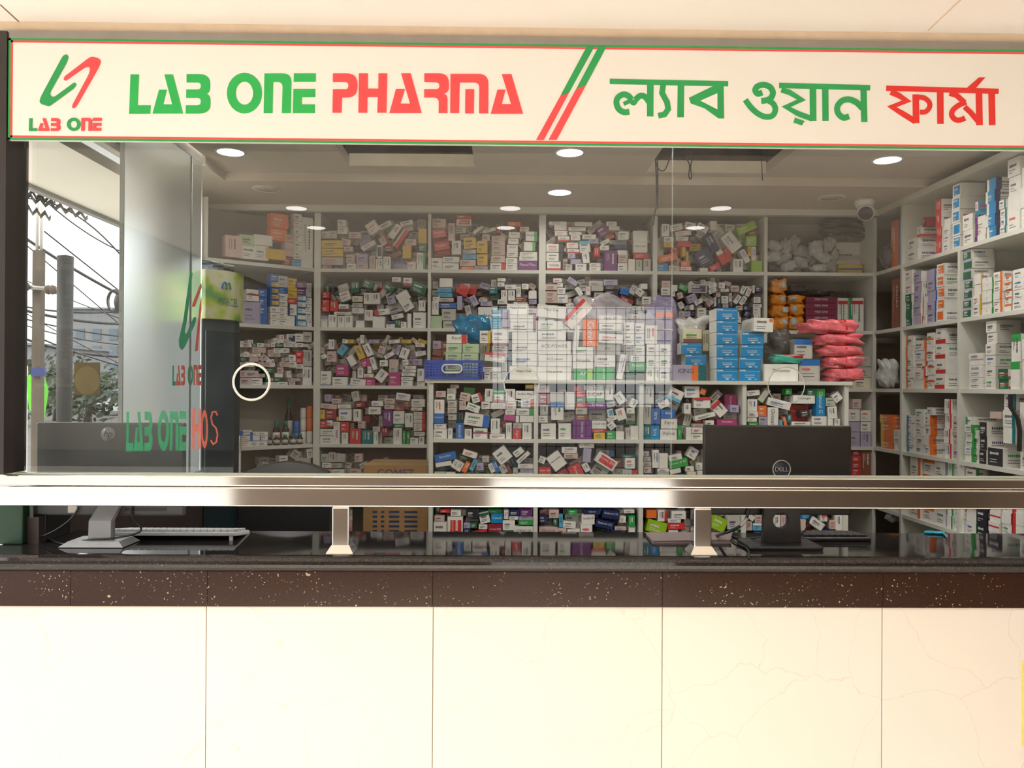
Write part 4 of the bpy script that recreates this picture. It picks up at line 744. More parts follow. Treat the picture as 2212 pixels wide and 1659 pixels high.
def deco(b, c, U, V, N, w, h, spec, R, base=True):
    sp, _, st = spec.partition('='); code, _, band = sp.partition('/'); m = PAL[code][1]; e = N*.0003
    if base: b.quad(c+e, U, V, w, h, m)
    ink = PAL['W'][1] if code not in LIGHT else INK
    if band:
        bm = PAL[band[0]][1]; p = band[1]
        x, y, a, d = {'t': (0, .36, 1, .28), 'b': (0, -.36, 1, .28), 'l': (-.37, 0, .26, 1), 'r': (.37, 0, .26, 1), 'm': (0, .05, 1, .16), 'i': (.04, 0, .74, .70)}[p]
        b.quad(c+e*2+U*w*x+V*h*y, U, V, w*a*.998, h*d*.998, bm)
        if p == 'i': ink = PAL['W'][1] if band[0] not in LIGHT else INK
    e3 = e*3
    if st:
        if st[0] == '^': b.text(st[1:].replace('_', ' '), c+e3, -V, U, h*.8, min(w*.42, .034), ink)
        else: b.text(st.replace('_', ' '), c+e3+V*h*.12, U, V, w*.8, min(h*.34, .02 if len(st) < 6 else .014), ink)
    elif w*h > 4e-4 and R.random() < .85:
        acc = ink if ink is not INK or R.random() < .55 else R.choice([SRED, SGRN, PAL['B'][1], PAL['P'][1]])
        vert = h > w*1.25; A, B_, aw, ah = (-V, U, h, w) if vert else (U, V, w, h)
        x = -.36; yy = R.uniform(.02, .22); th_ = min(ah*.2, .011)
        while x < R.uniform(.0, .3):
            q = R.uniform(.035, .07); b.quad(c+e3+A*aw*(x+q/2)+B_*ah*yy, A, B_, aw*q*.72, th_*R.choice((.7, .75, 1)), acc); x += q
        for l in range(2): q = R.uniform(.25, .6); b.quad(c+e3+A*aw*(-.36+q/2)-B_*ah*(.14+l*.14), A, B_, aw*q, th_*.22, ink)
    if w*h > 4e-4:
        b.quad(c+e+U*w*.455, U, V, .0008, h, PAL['G'][1] if code in 'WC' else INK)
def draw_box(b, q, R):
    if q.get('side'):
        x0, x1, y0, y1, z0, z1 = q['x0'], q['x1'], q['y0'], q['y1'], q['z0'], q['z1']; sc, fc = q['sspec'], q['spec']
        b.box(x0, x1, y0, y1, z0, z1, PAL[fc[0]][1] if fc[0] in 'OSUF' else PAL['W' if sc[0] in 'WG' else sc[0]][1]); zc = (z0+z1)/2
        deco(b, Vector((x0, (y0+y1)/2, zc)), Vector((0, -1, 0)), VZ, Vector((-1, 0, 0)), abs(y1-y0), z1-z0, fc, R)
        deco(b, Vector(((x0+x1)/2, y0, zc)), Vector((1, 0, 0)), VZ, NF, x1-x0, z1-z0, sc, R)
        return Vector(((x0+x1)/2, (y0+y1)/2, z0))
    bay = q['bay']; a = math.radians(-q['ang']); U0 = bay.U; U = U0*math.cos(a)+VZ*math.sin(a); V = -U0*math.sin(a)+VZ*math.cos(a)
    code = q['spec'][0]
    b.obox(q['c'], U, V, bay.N, q['w'], q['h'], q['d'], PAL[code][1]); deco(b, q['c'], U, V, bay.N, q['w'], q['h'], q['spec'], R, False)
    return q['c']-V*q['h']/2-bay.N*q['d']/2
POSW = {'t': 'top', 'b': 'lower', 'l': 'left', 'r': 'right', 'm': 'middle', 'i': 'front'}
def look(q):
    sp = q['spec'].split('=')[0]; code, _, band = sp.partition('/'); n = PAL[code][0]
    if q.get('side'):
        s2 = q['sspec'][0]
        if s2 == 'W' and code != 'W': n = 'white carton with '+PAL[code][0]+' end'
        elif band: n = n+' carton with '+PAL[band[0]][0]+' end mark'
        else: n = n+' carton'
        return n
    pose = 'tilted' if abs(q['ang']) >= 7 else ('upright' if q['h'] > q['w']*1.15 else 'flat')
    return pose+' '+n+(' '+PAL[band[0]][0]+'-banded' if band else '')+' box'
order = sorted([q for q in BOXES if not q['fil']], key=lambda q: -q['area'])
MAIN = order[:298]; mid = {id(q) for q in MAIN}; REST = [q for q in BOXES if id(q) not in mid]
def nth(k, n, a='from left'):
    return 'only' if n == 1 else (ordn[k] if k < 20 else 'last')
from collections import defaultdict
def fit(a, b): return a if len(a.replace('-', ' ').split()) <= 16 else b if len(b.replace('-', ' ').split()) <= 16 else b.replace(' from left', '').replace(' mark,', ',')
G1 = defaultdict(list)
for q in BOXES:
    if q['fil']: continue
    if q.get('side'): continue
    zf = q['bay'].zf; half = 'low' if q['c'].z < zf+.085 else 'high'
    q['half'] = half; G1[(q['bay'].key, look(q), half)].append(q)
for k, L in G1.items():
    L.sort(key=lambda q: (q['px'], q['py']))
    for i, q in enumerate(L):
        q['lab'] = ('only ' if len(L) == 1 else ordn[min(i, 19)]+' ')+look(q)+('' if len(L) == 1 else ' from left')+', '+('low' if q['half'] == 'low' else 'high')+' '+q['bay'].where; q['lab'] = fit(q['lab'].replace(' box', ' medicine box', 1), q['lab'])
ROWW = ('top', 'second', 'third', 'fourth', 'fifth')
G2 = defaultdict(list); stk = defaultdict(list)
for q in BOXES:
    if q.get('side'): stk[(q['row'], q['near'], q['cornerbay'])].append(q['stack'])
for q in BOXES:
    if not q.get('side'): continue
    S = sorted(set(stk[(q['row'], q['near'], q['cornerbay'])]), key=lambda s: s[1]); i = S.index(q['stack'])
    lev = 'lone' if q['n'] == 1 else ('bottom' if q['k'] == 0 else 'top' if q['k'] == q['n']-1 else (ordn[q['k']] if q['k'] else ''))
    where = 'corner bay' if q['cornerbay'] else 'near bay' if q['near'] else 'far bay'
    q['lab'] = '%s, %s of %s stack, %s %s shelf, side rack' % (look(q), lev, ordn[i], where, ROWW[q['row']]); q['lab'] = fit(q['lab'].replace(' stack,', ' stack from left,'), q['lab'])
R = random.Random(3)
used = set()
for q in MAIN:
    b = MB(); p = draw_box(b, q, R); o = b.build('medicine_box', None, p); lab = q['lab']
    grp = ('cartons on the right wall rack' if q.get('side') else 'medicine boxes '+('piled on top of the front rack' if q['bay'].key == 'T' else 'heaped in the front rack' if q['bay'].key[0] == 'U' else 'heaped in the wall rack'))
    tag(o, lab, 'medicine box', grp)
b = MB()
for q in REST: draw_box(b, q, R)
o = b.build('heaped_medicine_boxes'); tag(o, 'hundreds of smaller medicine boxes heaped in the bays of the racks behind', 'medicine boxes', None, 'stuff')
# ================================================================== things standing on the front rack
def one(name, label, cat, mb, loc, group=None): return tag(mb.build(name, None, loc), label, cat, group)
def carton(name, label, cat, ox, oy, sc, r, Y, spec, d=.1, group=None, side=None, zf=None, a=0):
    x0, y0, x1, y1 = r; px, py = ox+(x0+x1)/2/sc, oy+(y0+y1)/2/sc; c = at(px, py, Y); s = Y/F; w, h = (x1-x0)/sc*s-.001, (y1-y0)/sc*s-.0008
    if zf is not None: t = c.z+h/2; h = t-zf-.0002; c.z = zf+.0002+h/2
    U, V, N = basis(a); code = spec[0]; b = MB(); b.obox(c, U, V, N, w, h, d, PAL[side or code][1]); deco(b, c, U, V, N, w, h, spec, R, side is not None)
    return b, c, U, V, N, w, h, one(name, label, cat, b, c-V*h/2-N*d/2, group)
def tape(r, Y, label, text='MICROPORE', d=.12, zf=None, a=0):
    ox, oy, sc = J_; x0, y0, x1, y1 = r; c = at(ox+(x0+x1)/2/sc, oy+(y0+y1)/2/sc, Y); s = Y/F; w, h = (x1-x0)/sc*s-.001, (y1-y0)/sc*s-.0006
    if zf is not None: t = c.z+h/2; h = t-zf-.0002; c.z = zf+.0002+h/2
    b = MB(); U, V, N = basis(0); S, Wm = PAL['S'][1], PAL['W'][1]; b.obox(c, U, V, N, w, h, d, Wm); e = N*.0004
    b.quad(c+e, U, V, w, h, S); b.quad(c+V*h/2+V*.0004-N*d/2, U, N*-1, w, d, S); b.text(text, c+e*2-V*h*.02, U, V, w*.46, h*.2, Wm)
    b.quad(c+e*2+V*h*.3, U, V, w*.96, .0009, Wm)
    b.quad(c+e*2-U*w*.42+V*h*.38, U, V, h*.16, h*.05, Wm); b.quad(c+e*2-U*w*.42+V*h*.38, U, V, h*.05, h*.16, Wm); b.quad(c+e*2-U*w*.28+V*h*.38, U, V, w*.16, h*.07, Wm)
    b.quad(c+e*2-V*h*.34+U*w*.0, U, V, w*.14, h*.09, Wm); b.quad(c+e*2-V*h*.34+U*w*.28, U, V, w*.12, h*.05, Wm); b.quad(c+e*2-V*h*.17, U, V, w*.42, h*.04, Wm)
    b.tube([c+e*2+U*w*.36+V*h*.25, c+e*2+U*w*.49-V*h*.1, c+e*2+U*w*.46-V*h*.34, c+e*2+U*w*.30-V*h*.46], .0005, INK, 4)
    one('tape_box', label, 'tape box', b, c-V*h/2-N*d/2, 'blue surgical tape boxes on the front rack')
zT = zU[0]; YT = YU+.03
lv = ['bottom', 'second from bottom', 'third from bottom', 'third from top', 'second from top', 'top']
for i, (x0, y0, x1, y1) in enumerate(((540,890,775,1015),(540,758,775,888),(540,625,775,756),(540,490,775,623),(540,362,775,488),(540,230,775,360))):
    tape((x0, y0, x1, y1), YT, 'blue surgical tape box, %s in the taller stack on front rack' % lv[i], zf=zT if i == 0 else None)
for i, r in enumerate(((785,890,1020,1015),(790,760,1025,888),(805,628,1050,757),(815,490,1060,625))):
    tape(r, YT+.01, 'blue surgical tape box, %s in the shorter stack on front rack' % ('bottom', 'second from bottom', 'second from top', 'top')[i], zf=zT if i == 0 else None)
tape((200,730,435,855), YT+.10, 'lower blue tape box half hidden left of the taller tape stack', d=.08); tape((155,605,385,727), YT+.10, 'upper blue tape box beneath the small chocolate coloured carton', d=.08)
g_ = 'mixed cartons on the front rack'
carton('medicine_carton', 'cream carton with brown drip print standing on a blue tape box', 'carton', *J_, (180,455,385,604), YT+.11, 'I/Ub', .08, g_)
carton('medicine_carton', 'upright cream carton leaning beside the taller tape stack', 'carton', *J_, (390,475,462,695), YT+.14, 'I', .06, g_)
carton('medicine_carton', 'dark teal carton wedged under the left tape boxes', 'carton', *J_, (205,858,432,1015), YT+.10, 'T=LL', .08, g_, zf=zT)
carton('medicine_carton', 'lavender and orange carton printed KING at the rack edge', 'carton', *J_, (75,845,345,1010), YT-.03, 'V/Or=KING', .06, g_, zf=zT)
b, c, U, V, N, w, h, o = carton('medicine_carton', 'white carton with orange corner lying across the shorter tape stack', 'carton', *J_, (945,335,1160,486), YT-.01, 'W', .17, g_, a=2)
b2 = MB(); b2.quad(c+N*.0012+U*w*.38+V*h*.34, U, V, w*.18, h*.24, PAL['O'][1]); b2.build('corner_mark', o, c)
carton('medicine_carton', 'wide white carton in front of the dark grey bag', 'carton', *J_, (1060,835,1430,1005), YT, 'W=Thrombo', .12, g_, zf=zT)
carton('medicine_carton', 'grey white device carton, upper of two beside the pink packs', 'carton', *J_, (1385,565,1585,781), YT+.06, 'G/Bt', .07, g_)
carton('medicine_carton', 'grey white device carton, lower of two beside the pink packs', 'carton', *J_, (1434,785,1665,1005), YT+.05, 'G/Bt', .08, g_, zf=zT)
PINK = poly_mat('pink_polythene', (0.80, 0.16, 0.19), 1.0, 0.22); RTAPE = mat('red_tape', (0.6, 0.02, 0.02), 0.3)
def bag(name, label, cat, px0, py0, px1, py1, Y, dy, m, rnd=.14, e=.6, seed=0, group=None, zf=None):
    c = at((px0+px1)/2, (py0+py1)/2, Y); s = Y/F; sx, sz = (px1-px0)/2*s, (py1-py0)/2*s
    if zf is not None: t = c.z+sz; sz = (t-zf)/2; c.z = zf+sz
    b = MB(); b.blob(c, sx/(1+rnd*.5), dy, sz/(1+rnd*.3), m, rnd, e, 28, 16, seed); return one(name, label, cat, b, Vector((c.x, c.y, c.z-sz)), group), c, sx, sz
for i, (x0, y0, x1, y1) in enumerate(((1776,793,1860,821),(1772,769,1856,797),(1760,746,1857,772),(1752,721,1857,749),(1726,691,1850,724))):
    o, c, sx, sz = bag('plastic_pack', 'pink plastic pack, %s of the pile of five on the front rack' % ('bottom', 'second from bottom', 'middle', 'second from top', 'top')[i], 'plastic pack', x0, y0, x1, y1, YT+.09, .085, PINK, .13, .55, 11+i, 'pink plastic packs', zT if i == 0 else None)
    b = MB(); b.blob(Vector((at(1812, 800, YT+.09).x, c.y, c.z)), .006, .086, sz*1.0, RTAPE, .05, .6, 12, 12, 3); b.build('tape_band', o, o.location)
CLR = poly_mat('clear_polythene', (0.62, 0.58, 0.62), 0.42, 0.12); BLU = poly_mat('blue_polythene', (0.01, 0.20, 0.40), 0.9, 0.15); GRYB = poly_mat('grey_polythene', (0.10, 0.095, 0.09), 0.85, 0.15)
LAV = poly_mat('lavender_polythene', (0.30, 0.26, 0.42), 0.8, 0.2); WPB = poly_mat('white_polythene', (0.62, 0.62, 0.60), 0.9, 0.2); BKB = poly_mat('black_polythene', (0.05, 0.04, 0.035), 1.0, 0.3); ORB = poly_mat('orange_polythene', (0.80, 0.28, 0.01), 1.0, 0.3)
bag('plastic_bag', 'blue plastic bag behind the pale green boxes in the basket', 'plastic bag', 978, 678, 1064, 745, YU+.24, .06, BLU, .12, .75, 4, 'plastic bags')
bag('plastic_bag', 'clear plastic bag slumped behind the tilted red striped box', 'plastic bag', 1222, 637, 1368, 720, YU+.26, .04, CLR, .16, .7, 9, 'plastic bags')
bag('plastic_bag', 'small clear plastic bag lying above the plain white boxes', 'plastic bag', 1368, 672, 1436, 745, YU+.24, .04, CLR, .16, .7, 15, 'plastic bags')
o, c, sx, sz = bag('plastic_bag', 'lavender printed plastic bag right of the plain white boxes', 'plastic bag', 1398, 640, 1464, 824, YU+.25, .03, LAV, .08, .45, 5, 'plastic bags', zT)
b = MB()
for k in (-.3, .35): b.quad(Vector((c.x+sx*k, c.y-.033, c.z+sz*.55)), XU, VZ, sx*.5, sz*.12, PAL['O'][1])
b.quad(Vector((c.x, c.y-.034, c.z+sz*.2)), XU, VZ, sx*1.2, sz*.04, PAL['C'][1]); b.build('print', o, o.location)
bag('plastic_bag', 'white crinkled plastic bag above the cream carton', 'plastic bag', 1455, 682, 1534, 742, YU+.24, .05, WPB, .3, .8, 21, 'plastic bags')
bag('plastic_bag', 'dark grey plastic bag between tape stack and device cartons', 'plastic bag', 1646, 708, 1718, 822, YU+.20, .05, GRYB, .25, .8, 23, 'plastic bags', zT)
o, c, sx, sz = bag('plastic_pack', 'teal and red plastic pack lying on the wide white carton', 'plastic pack', 1662, 765, 1734, 786, YT+.05, .04, mat('teal_pack', (0.05, 0.40, 0.30), 0.3), .1, .6, 8)
b = MB(); b.blob(Vector((c.x+sx*.25, c.y, c.z+sz*.45)), sx*.7, .041, sz*.5, mat('red_pack', (0.45, 0.03, 0.02), 0.3), .05, .6, 16, 8, 2); b.build('red_flap', o, o.location)
# blue basket
BP = mat('blue_basket_plastic', (0.05, 0.12, 0.56), 0.35)
v0, v1 = at(917, 800, YU-.03), at(1043, 800, YU-.03); zb0, zb1 = zT, at(980, 778, YU-.03).z; bx0, bx1, by0, by1 = v0.x, v1.x, YU-.03, YU+.20; tp = .014
g = thing('basket', 'blue plastic basket with a white ringed handle at the front rack corner', 'basket', ((bx0+bx1)/2, (by0+by1)/2, zb0))
def bw(b, x0, x1, z0, z1, front=True):
    f = lambda z: tp*(1-(z-zb0)/(zb1-zb0)); y = by0
    b.add([(x0, y+f(z0), z0), (x1, y+f(z0), z0), (x1, y+f(z1), z1), (x0, y+f(z1), z1), (x0, y+f(z0)+.003, z0), (x1, y+f(z0)+.003, z0), (x1, y+f(z1)+.003, z1), (x0, y+f(z1)+.003, z1)], [(0,1,2,3),(5,4,7,6),(1,5,6,2),(4,0,3,7),(3,2,6,7),(4,5,1,0)], BP)
b = MB(); H_b = zb1-zb0; W_b = bx1-bx0; hx0, hx1 = bx0+W_b*.30, bx0+W_b*.64
bw(b, bx0, bx1, zb1-.012, zb1); bw(b, bx0+tp, bx1-tp, zb0, zb0+.012); bw(b, hx0-.006, hx0, zb0, zb1); bw(b, hx1, hx1+.006, zb0, zb1)
zz = [zb0+.012+k*(H_b-.024)/5 for k in range(6)]
for z in zz[1:5]:
    bw(b, bx0+.004, hx0, z-.0022, z+.0022); bw(b, hx1, bx1-.004, z-.0022, z+.0022)
bw(b, hx0, hx1, zz[1]-.003, zz[2]-.004); bw(b, hx0, hx1, zz[4]+.002, zb1-.008); n = 17
for k in range(n+1):
    x = bx0+.006+(W_b-.012)*k/n
    if hx0-.004 < x < hx1+.004: bw(b, x-.002, x+.002, zb0, zz[1])
    else: bw(b, x-.002, x+.002, zb0, zb1)
bw(b, bx0+.002, bx0+.010, zb0, zb1); bw(b, bx1-.010, bx1-.002, zb0, zb1)
b.box(bx0+tp, bx1-tp, by0+tp, by1-tp, zb0, zb0+.003, BP)
for x in (bx0, bx1-.003):
    for k in range(14): y = by0+.005+(by1-by0-.013)*k/13; b.box(x, x+.003, y, y+.004, zb0, zb1, BP)
    for z in zz: b.box(x, x+.003, by0, by1, z, z+.0045, BP)
    b.box(x, x+.003, by0, by1, zb1-.01, zb1, BP)
b.box(bx0, bx1, by1-.003, by1, zb0, zb1, BP); b.build('body', g)
b = MB(); cx, cz, hw, hh = (hx0+hx1)/2, (zz[2]+zz[4])/2-.002, (hx1-hx0)/2, (zz[4]-zz[2])/2+.006; P = []
for k in range(32):
    q = 2*PI*k/32; P.append(Vector((cx+math.copysign(hw-hh, math.cos(q))+hh*math.cos(q), by0+.002, cz+hh*math.sin(q))))
b.tube(P, .0035, WHTP, 8, True); b.build('handle_ring', g)
# ================================================================== last bay of the wall rack
z0 = ZR[0]; Rr = random.Random(12)
for k, (px, py, w, h, a) in enumerate(((1672,532,30,18,30),(1694,535,22,30,20),(1712,528,20,32,25),(1668,555,32,20,-10),(1690,560,34,20,-30),(1735,545,34,22,10),(1762,536,24,26,0),(1788,528,22,34,30),(1676,577,30,18,10),(1704,575,30,18,-20),(1728,568,30,20,15),(1752,560,24,24,-20),(1776,556,30,18,30),(1795,560,18,40,30),(1742,580,30,14,0),(1768,580,30,16,-10),(1796,580,24,16,20),(1716,583,24,12,0))):
    c = at(px, py, YB+.10+(k % 3)*.05); s = c.y/F; w, h = w*s*.62, h*s*.62; a = math.radians(-a); U = Vector((math.cos(a), 0, math.sin(a))); V = Vector((-math.sin(a), 0, math.cos(a)))
    e = abs(w*math.sin(a))+abs(h*math.cos(a)); c.z = max(c.z, z0+e*1.05)
    b = MB(); b.blob(c, w, .03, h, WPB, .18, .65, 16, 10, k, U, V); one('wrapped_pack', 'small white wrapped pack in the loose pile left of the lined sheet', 'wrapped pack', b, c-VZ*e, 'white wrapped packs in the top right bay')
carton('medicine_carton', 'white lined carton standing behind the yellow box on the top shelf', 'carton', 0, 0, 1, (1797,523,1862,583), YB+.16, 'W/Gm', .06, g_, zf=z0)
carton('medicine_carton', 'yellow carton with a blue panel on the top shelf right end', 'carton', 0, 0, 1, (1811,571,1863,584), YB+.08, 'Y/Bm', .06, g_, zf=z0)
for i, (y0, y1, x0, x1) in enumerate(((505,524,1778,1874),(490,509,1765,1876),(475,494,1768,1866))):
    bag('folded_bag', 'dark folded plastic bag, %s of three above the lined white carton' % ('lowest', 'middle', 'topmost')[i], 'plastic bag', x0, y0, x1, y1, YB+.17, .08, BKB, .14, .8, 31+i, 'dark folded bags')
z1 = ZR[1]
for k, (x0, y0, x1, y1) in enumerate(((1658,684,1698,711),(1694,682,1732,711),(1656,660,1700,688),(1696,656,1732,686),(1656,636,1694,664),(1692,638,1732,660),(1658,604,1694,638))):
    o, c, sx, sz = bag('napkin_pack', 'orange and white soft pack, %s, in the pile left of the maroon boxes' % ('bottom left', 'bottom right', 'second row left', 'second row right', 'third row left', 'third row right', 'topmost')[k], 'soft pack', x0, y0, x1, y1, YB+.10, .07, ORB, .15, .5, 40+k, 'orange soft packs', z1 if k < 2 else None)
    b = MB(); b.blob(Vector((c.x+sx*(-.4 if k % 2 else .35), c.y-.010, c.z+sz*.1)), sx*.42, .072, sz*.62, WPB, .1, .6, 14, 10, k); b.build('white_panel', o, o.location)
MAR = mat('card_maroon', (0.22, 0.012, 0.06), 0.4); PAL['Q'] = ('maroon', MAR)
for i in range(5): carton('glove_box', 'maroon box with white lettering, %s of the stack of five' % ('bottom', 'second', 'middle', 'fourth', 'top')[i], 'glove box', 0, 0, 1, (1740,695-i*13.4+.3,1808,708.2-i*13.4), YB+.06, 'Q=MEDI_ONE', .12, 'maroon boxes in the second row', zf=z1 if i == 0 else None)
for i, (x0, x1) in enumerate(((1809,1832),(1834,1866))):
    b, c, U, V, N, w, h, o = carton('medicine_carton', ('narrow white carton with red band next to the maroon boxes', 'wide white carton with green edge and red band behind pink packs')[i], 'carton', 0, 0, 1, (x0,643,x1,708), YB+.07, 'W', .12, g_, zf=z1)
    b2 = MB(); b2.quad(c+N*.001+V*h*.36, U, V, w*.94, h*.1, PAL['R'][1])
    if i: b2.prism([c+N*.001+U*w*x+V*h*y for x, y in ((-.5,.5),(-.25,.5),(-.4,.3),(-.35,.0),(-.2,-.2),(-.15,-.5),(-.5,-.5))], N, .0003, SGRN)
    b2.build('band', o, c)
bag('folded_bag', 'thin black plastic bag lying on top of the maroon boxes', 'plastic bag', 1735, 628, 1797, 642, YB+.12, .07, BKB, .15, .8, 51, 'dark folded bags'); bag('folded_bag', 'black plastic bag over the orange soft packs', 'plastic bag', 1694, 614, 1745, 641, YB+.17, .05, BKB, .15, .8, 52, 'dark folded bags')
bag('plastic_bag', 'grey plastic bag on the top shelf of the right corner bay', 'plastic bag', 1901, 528, 1940, 592, 4.12, .05, GRYB, .2, .75, 61, 'plastic bags', ZR[0]); bag('plastic_bag', 'white plastic bag on the third shelf of the right corner bay', 'plastic bag', 1896, 772, 1940, 838, 4.12, .05, WPB, .2, .7, 62, 'plastic bags', ZR[2]); bag('plastic_bag', 'small white plastic bag low in the right corner bay', 'plastic bag', 1914, 1128, 1942, 1160, 4.12, .04, WPB, .2, .7, 63, 'plastic bags', ZR[4])
# black strap hanging on the side rack
b = MB(); P = [atX(x, y, XR-.01) for x, y in ((2184, 852), (2184, 880), (2200, 905), (2204, 930), (2203, 975))]
for i in range(4):
    b.prism([P[i]+Vector((0, .012, 0)), P[i]-Vector((0, .012, 0)), P[i+1]-Vector((0, .012, 0)), P[i+1]+Vector((0, .012, 0))], Vector((-1, 0, 0)), .004, BLK)
one('hanging_strap', 'black bent strap hanging down over cartons on the right rack', 'strap', b, P[4])
# ================================================================== bottles in the corner rack
BG = mat('brown_glass', (0.02, 0.012, 0.01), 0.1); CG = mat('green_cap', (0.01, 0.16, 0.06), 0.4); CO = mat('orange_cap', (0.65, 0.14, 0.03), 0.4)
def bayat(key, px, off): c = BAYS[key].un(px, 900, off); c.z = BAYS[key].zf; return c
for k, (px, hp, off, cap, wp) in enumerate(((598,22,.02,CO,7),(616,22,.02,CG,7),(633,22,.02,CG,7),(648,22,.02,CG,7),(582,22,.02,CG,6),(597,50,.10,CG,7.5),(617,50,.10,CG,7.5),(624,96,.15,CG,8))):
    c = bayat('L3', px, off); s = c.y/F; h, r = hp*s, wp*s
    t = thing('medicine_bottle', ('short dark bottle with orange cap in the corner rack', 'short dark bottle with green cap in the corner rack front row', 'short dark bottle with green cap in the corner rack front row', 'short dark bottle with green cap in the corner rack front row', 'short dark bottle with green cap in the corner rack front row', 'taller dark bottle with green cap behind the orange capped one', 'taller dark bottle behind the short green capped bottles', 'tallest dark bottle with green cap in the corner rack')[k], 'bottle', c, 'dark bottles in the corner rack')
    b = MB(); b.lathe([(r*.9, 0), (r, h*.04), (r, h*.6), (r*.5, h*.76), (r*.45, h*.82)], c, VZ, BG, 18); b.build('body', t)
    b = MB(); b.lathe([(r*.58, h*.78), (r*.6, h*.8), (r*.58, h*.99), (0, h)], c, VZ, cap, 18); b.build('cap', t)
    b = MB(); b.lathe([(r*1.01, h*.15), (r*1.01, h*.5)], c, VZ, PAL['W' if k > 4 else 'G'][1], 18); b.build('label', t)
for k, (px, b0, b1, off, m) in enumerate(((640,0,24,.07,'B'),(640,24.5,48,.07,'B'),(655,0,26,.07,'W'),(655,26.5,52,.07,'W'),(655,52.5,76,.07,'W'),(669,0,26,.05,'W'),(669,26.5,54,.05,'O'),(669,54.5,80,.05,'O'))):
    c = bayat('L3', px, off); s = c.y/F; c.z += b0*s; h, r = (b1-b0)*s, 6.4*s; b = MB(); b.lathe([(r*.94, 0), (r, h*.06), (r, h*.86), (r*.9, h*.9), (r*.9, h), (0, h)], c, VZ, PAL[m][1], 18)
    one('tin', '%s round tin, %s, %s of its stack beside the bottles' % (PAL[m][0], ('left column', 'middle column', 'right column')[0 if k < 2 else 1 if k < 5 else 2], ('bottom', 'second', 'top')[int(round(b0/26))]), 'tin', b, c, 'round tins in the corner rack')
# ================================================================== cooler with its lit sign panel
A0 = at(437, 700, 3.46); A1 = at(519, 700, 3.64); A0.z = A1.z = 0; U = (A1-A0).normalized(); N = Vector((U.y, -U.x, 0)); Wd = (A1-A0).length; zt_ = at(478, 588, 3.55).z; zs_ = at(478, 692, 3.55).z
g = thing('drinks_cooler', 'tall dark drinks cooler with a green and yellow printed head panel', 'cooler', (A0+A1)/2)
CB = mat('cooler_body', (0.03, 0.045, 0.05), 0.35); cm = (A0+A1)/2
b = MB(); b.obox(cm+VZ*(zs_/2), U, VZ, N, Wd, zs_, .30, CB); bevel(b.build('body', g), .008)
b = MB(); b.obox(cm+N*.012+VZ*(zs_/2+.05), U, VZ, N, Wd*.9, zs_-.2, .011, mat('dark_cooler_glass', (0.02, 0.035, 0.04), 0.08)); d = b.build('door', g)
b = MB(); p = cm+N*.03+U*Wd*.38; b.tube([p+VZ*.8, p+VZ*1.3], .007, DSTEEL); b.build('handle', d)
AD = bpy.data.materials.new('cooler_print'); AD.use_nodes = True; nt = AD.node_tree; p = nt.nodes['Principled BSDF']; p.inputs['Roughness'].default_value = .3
tc = nd(nt, 'ShaderNodeTexCoord'); nz = nd(nt, 'ShaderNodeTexNoise'); nz.inputs['Scale'].default_value = 9; rr_ = nd(nt, 'ShaderNodeValToRGB')
rr_.color_ramp.elements[0].position = .38; rr_.color_ramp.elements[0].color = (.10, .32, .05, 1); rr_.color_ramp.elements[1].position = .62; rr_.color_ramp.elements[1].color = (.62, .62, .40, 1); e = rr_.color_ramp.elements.new(.5); e.color = (.40, .52, .03, 1)
nt.links.new(tc.outputs['Object'], nz.inputs[0]); nt.links.new(nz.outputs[0], rr_.inputs[0]); nt.links.new(rr_.outputs[0], p.inputs['Base Color'])
pts = []
for k in range(13): q = PI*k/12; pts.append(A0+U*(Wd*k/12)+N*(.02+.035*math.sin(q))+VZ*zs_)
pts += [A1-N*.28+VZ*zs_, A0-N*.28+VZ*zs_]; b = MB(); b.prism(pts, VZ, zt_-zs_, AD); hd = b.build('head_panel', g)
hz = zt_-zs_; c = cm+N*.058
b = MB(); b.text('MARCEL', c+VZ*(zs_+hz*.36)-U*Wd*.06, U, VZ, Wd*.52, hz*.16, mat('cooler_letters', (0.03, 0.16, 0.12), .5), False)
for k in (-1, 1): b.tube([c+U*(Wd*(-.12+k*.05)+.012*math.cos(q))+VZ*(zs_+hz*.62+.03*math.sin(q)) for q in [PI*j/8 for j in range(9)]], .004, PAL['B' if k < 0 else 'E'][1], 6)
b.build('lettering', hd)
CLP = glass_mat('clear_box_plastic', (.8, .82, .84), 3)
for k in range(3):
    q = A0+U*Wd*(.16+.30*k)-N*.08+VZ*zt_; b = MB(); w, h = Wd*.28, .045-.004*k; b.obox(q+VZ*h/2+N*.06, U, VZ, N, w, h, .12, CLP); b.obox(q+VZ*(h+.003)+N*.062, U, VZ, N, w*1.04, .005, .124, mat('clear_lid', (.55, .58, .6), .2, alpha=.6))
    one('plastic_box', 'clear plastic box on the cooler, %s of three' % ('leftmost', 'middle', 'rightmost')[k], 'plastic box', b, q, 'clear boxes on the cooler')
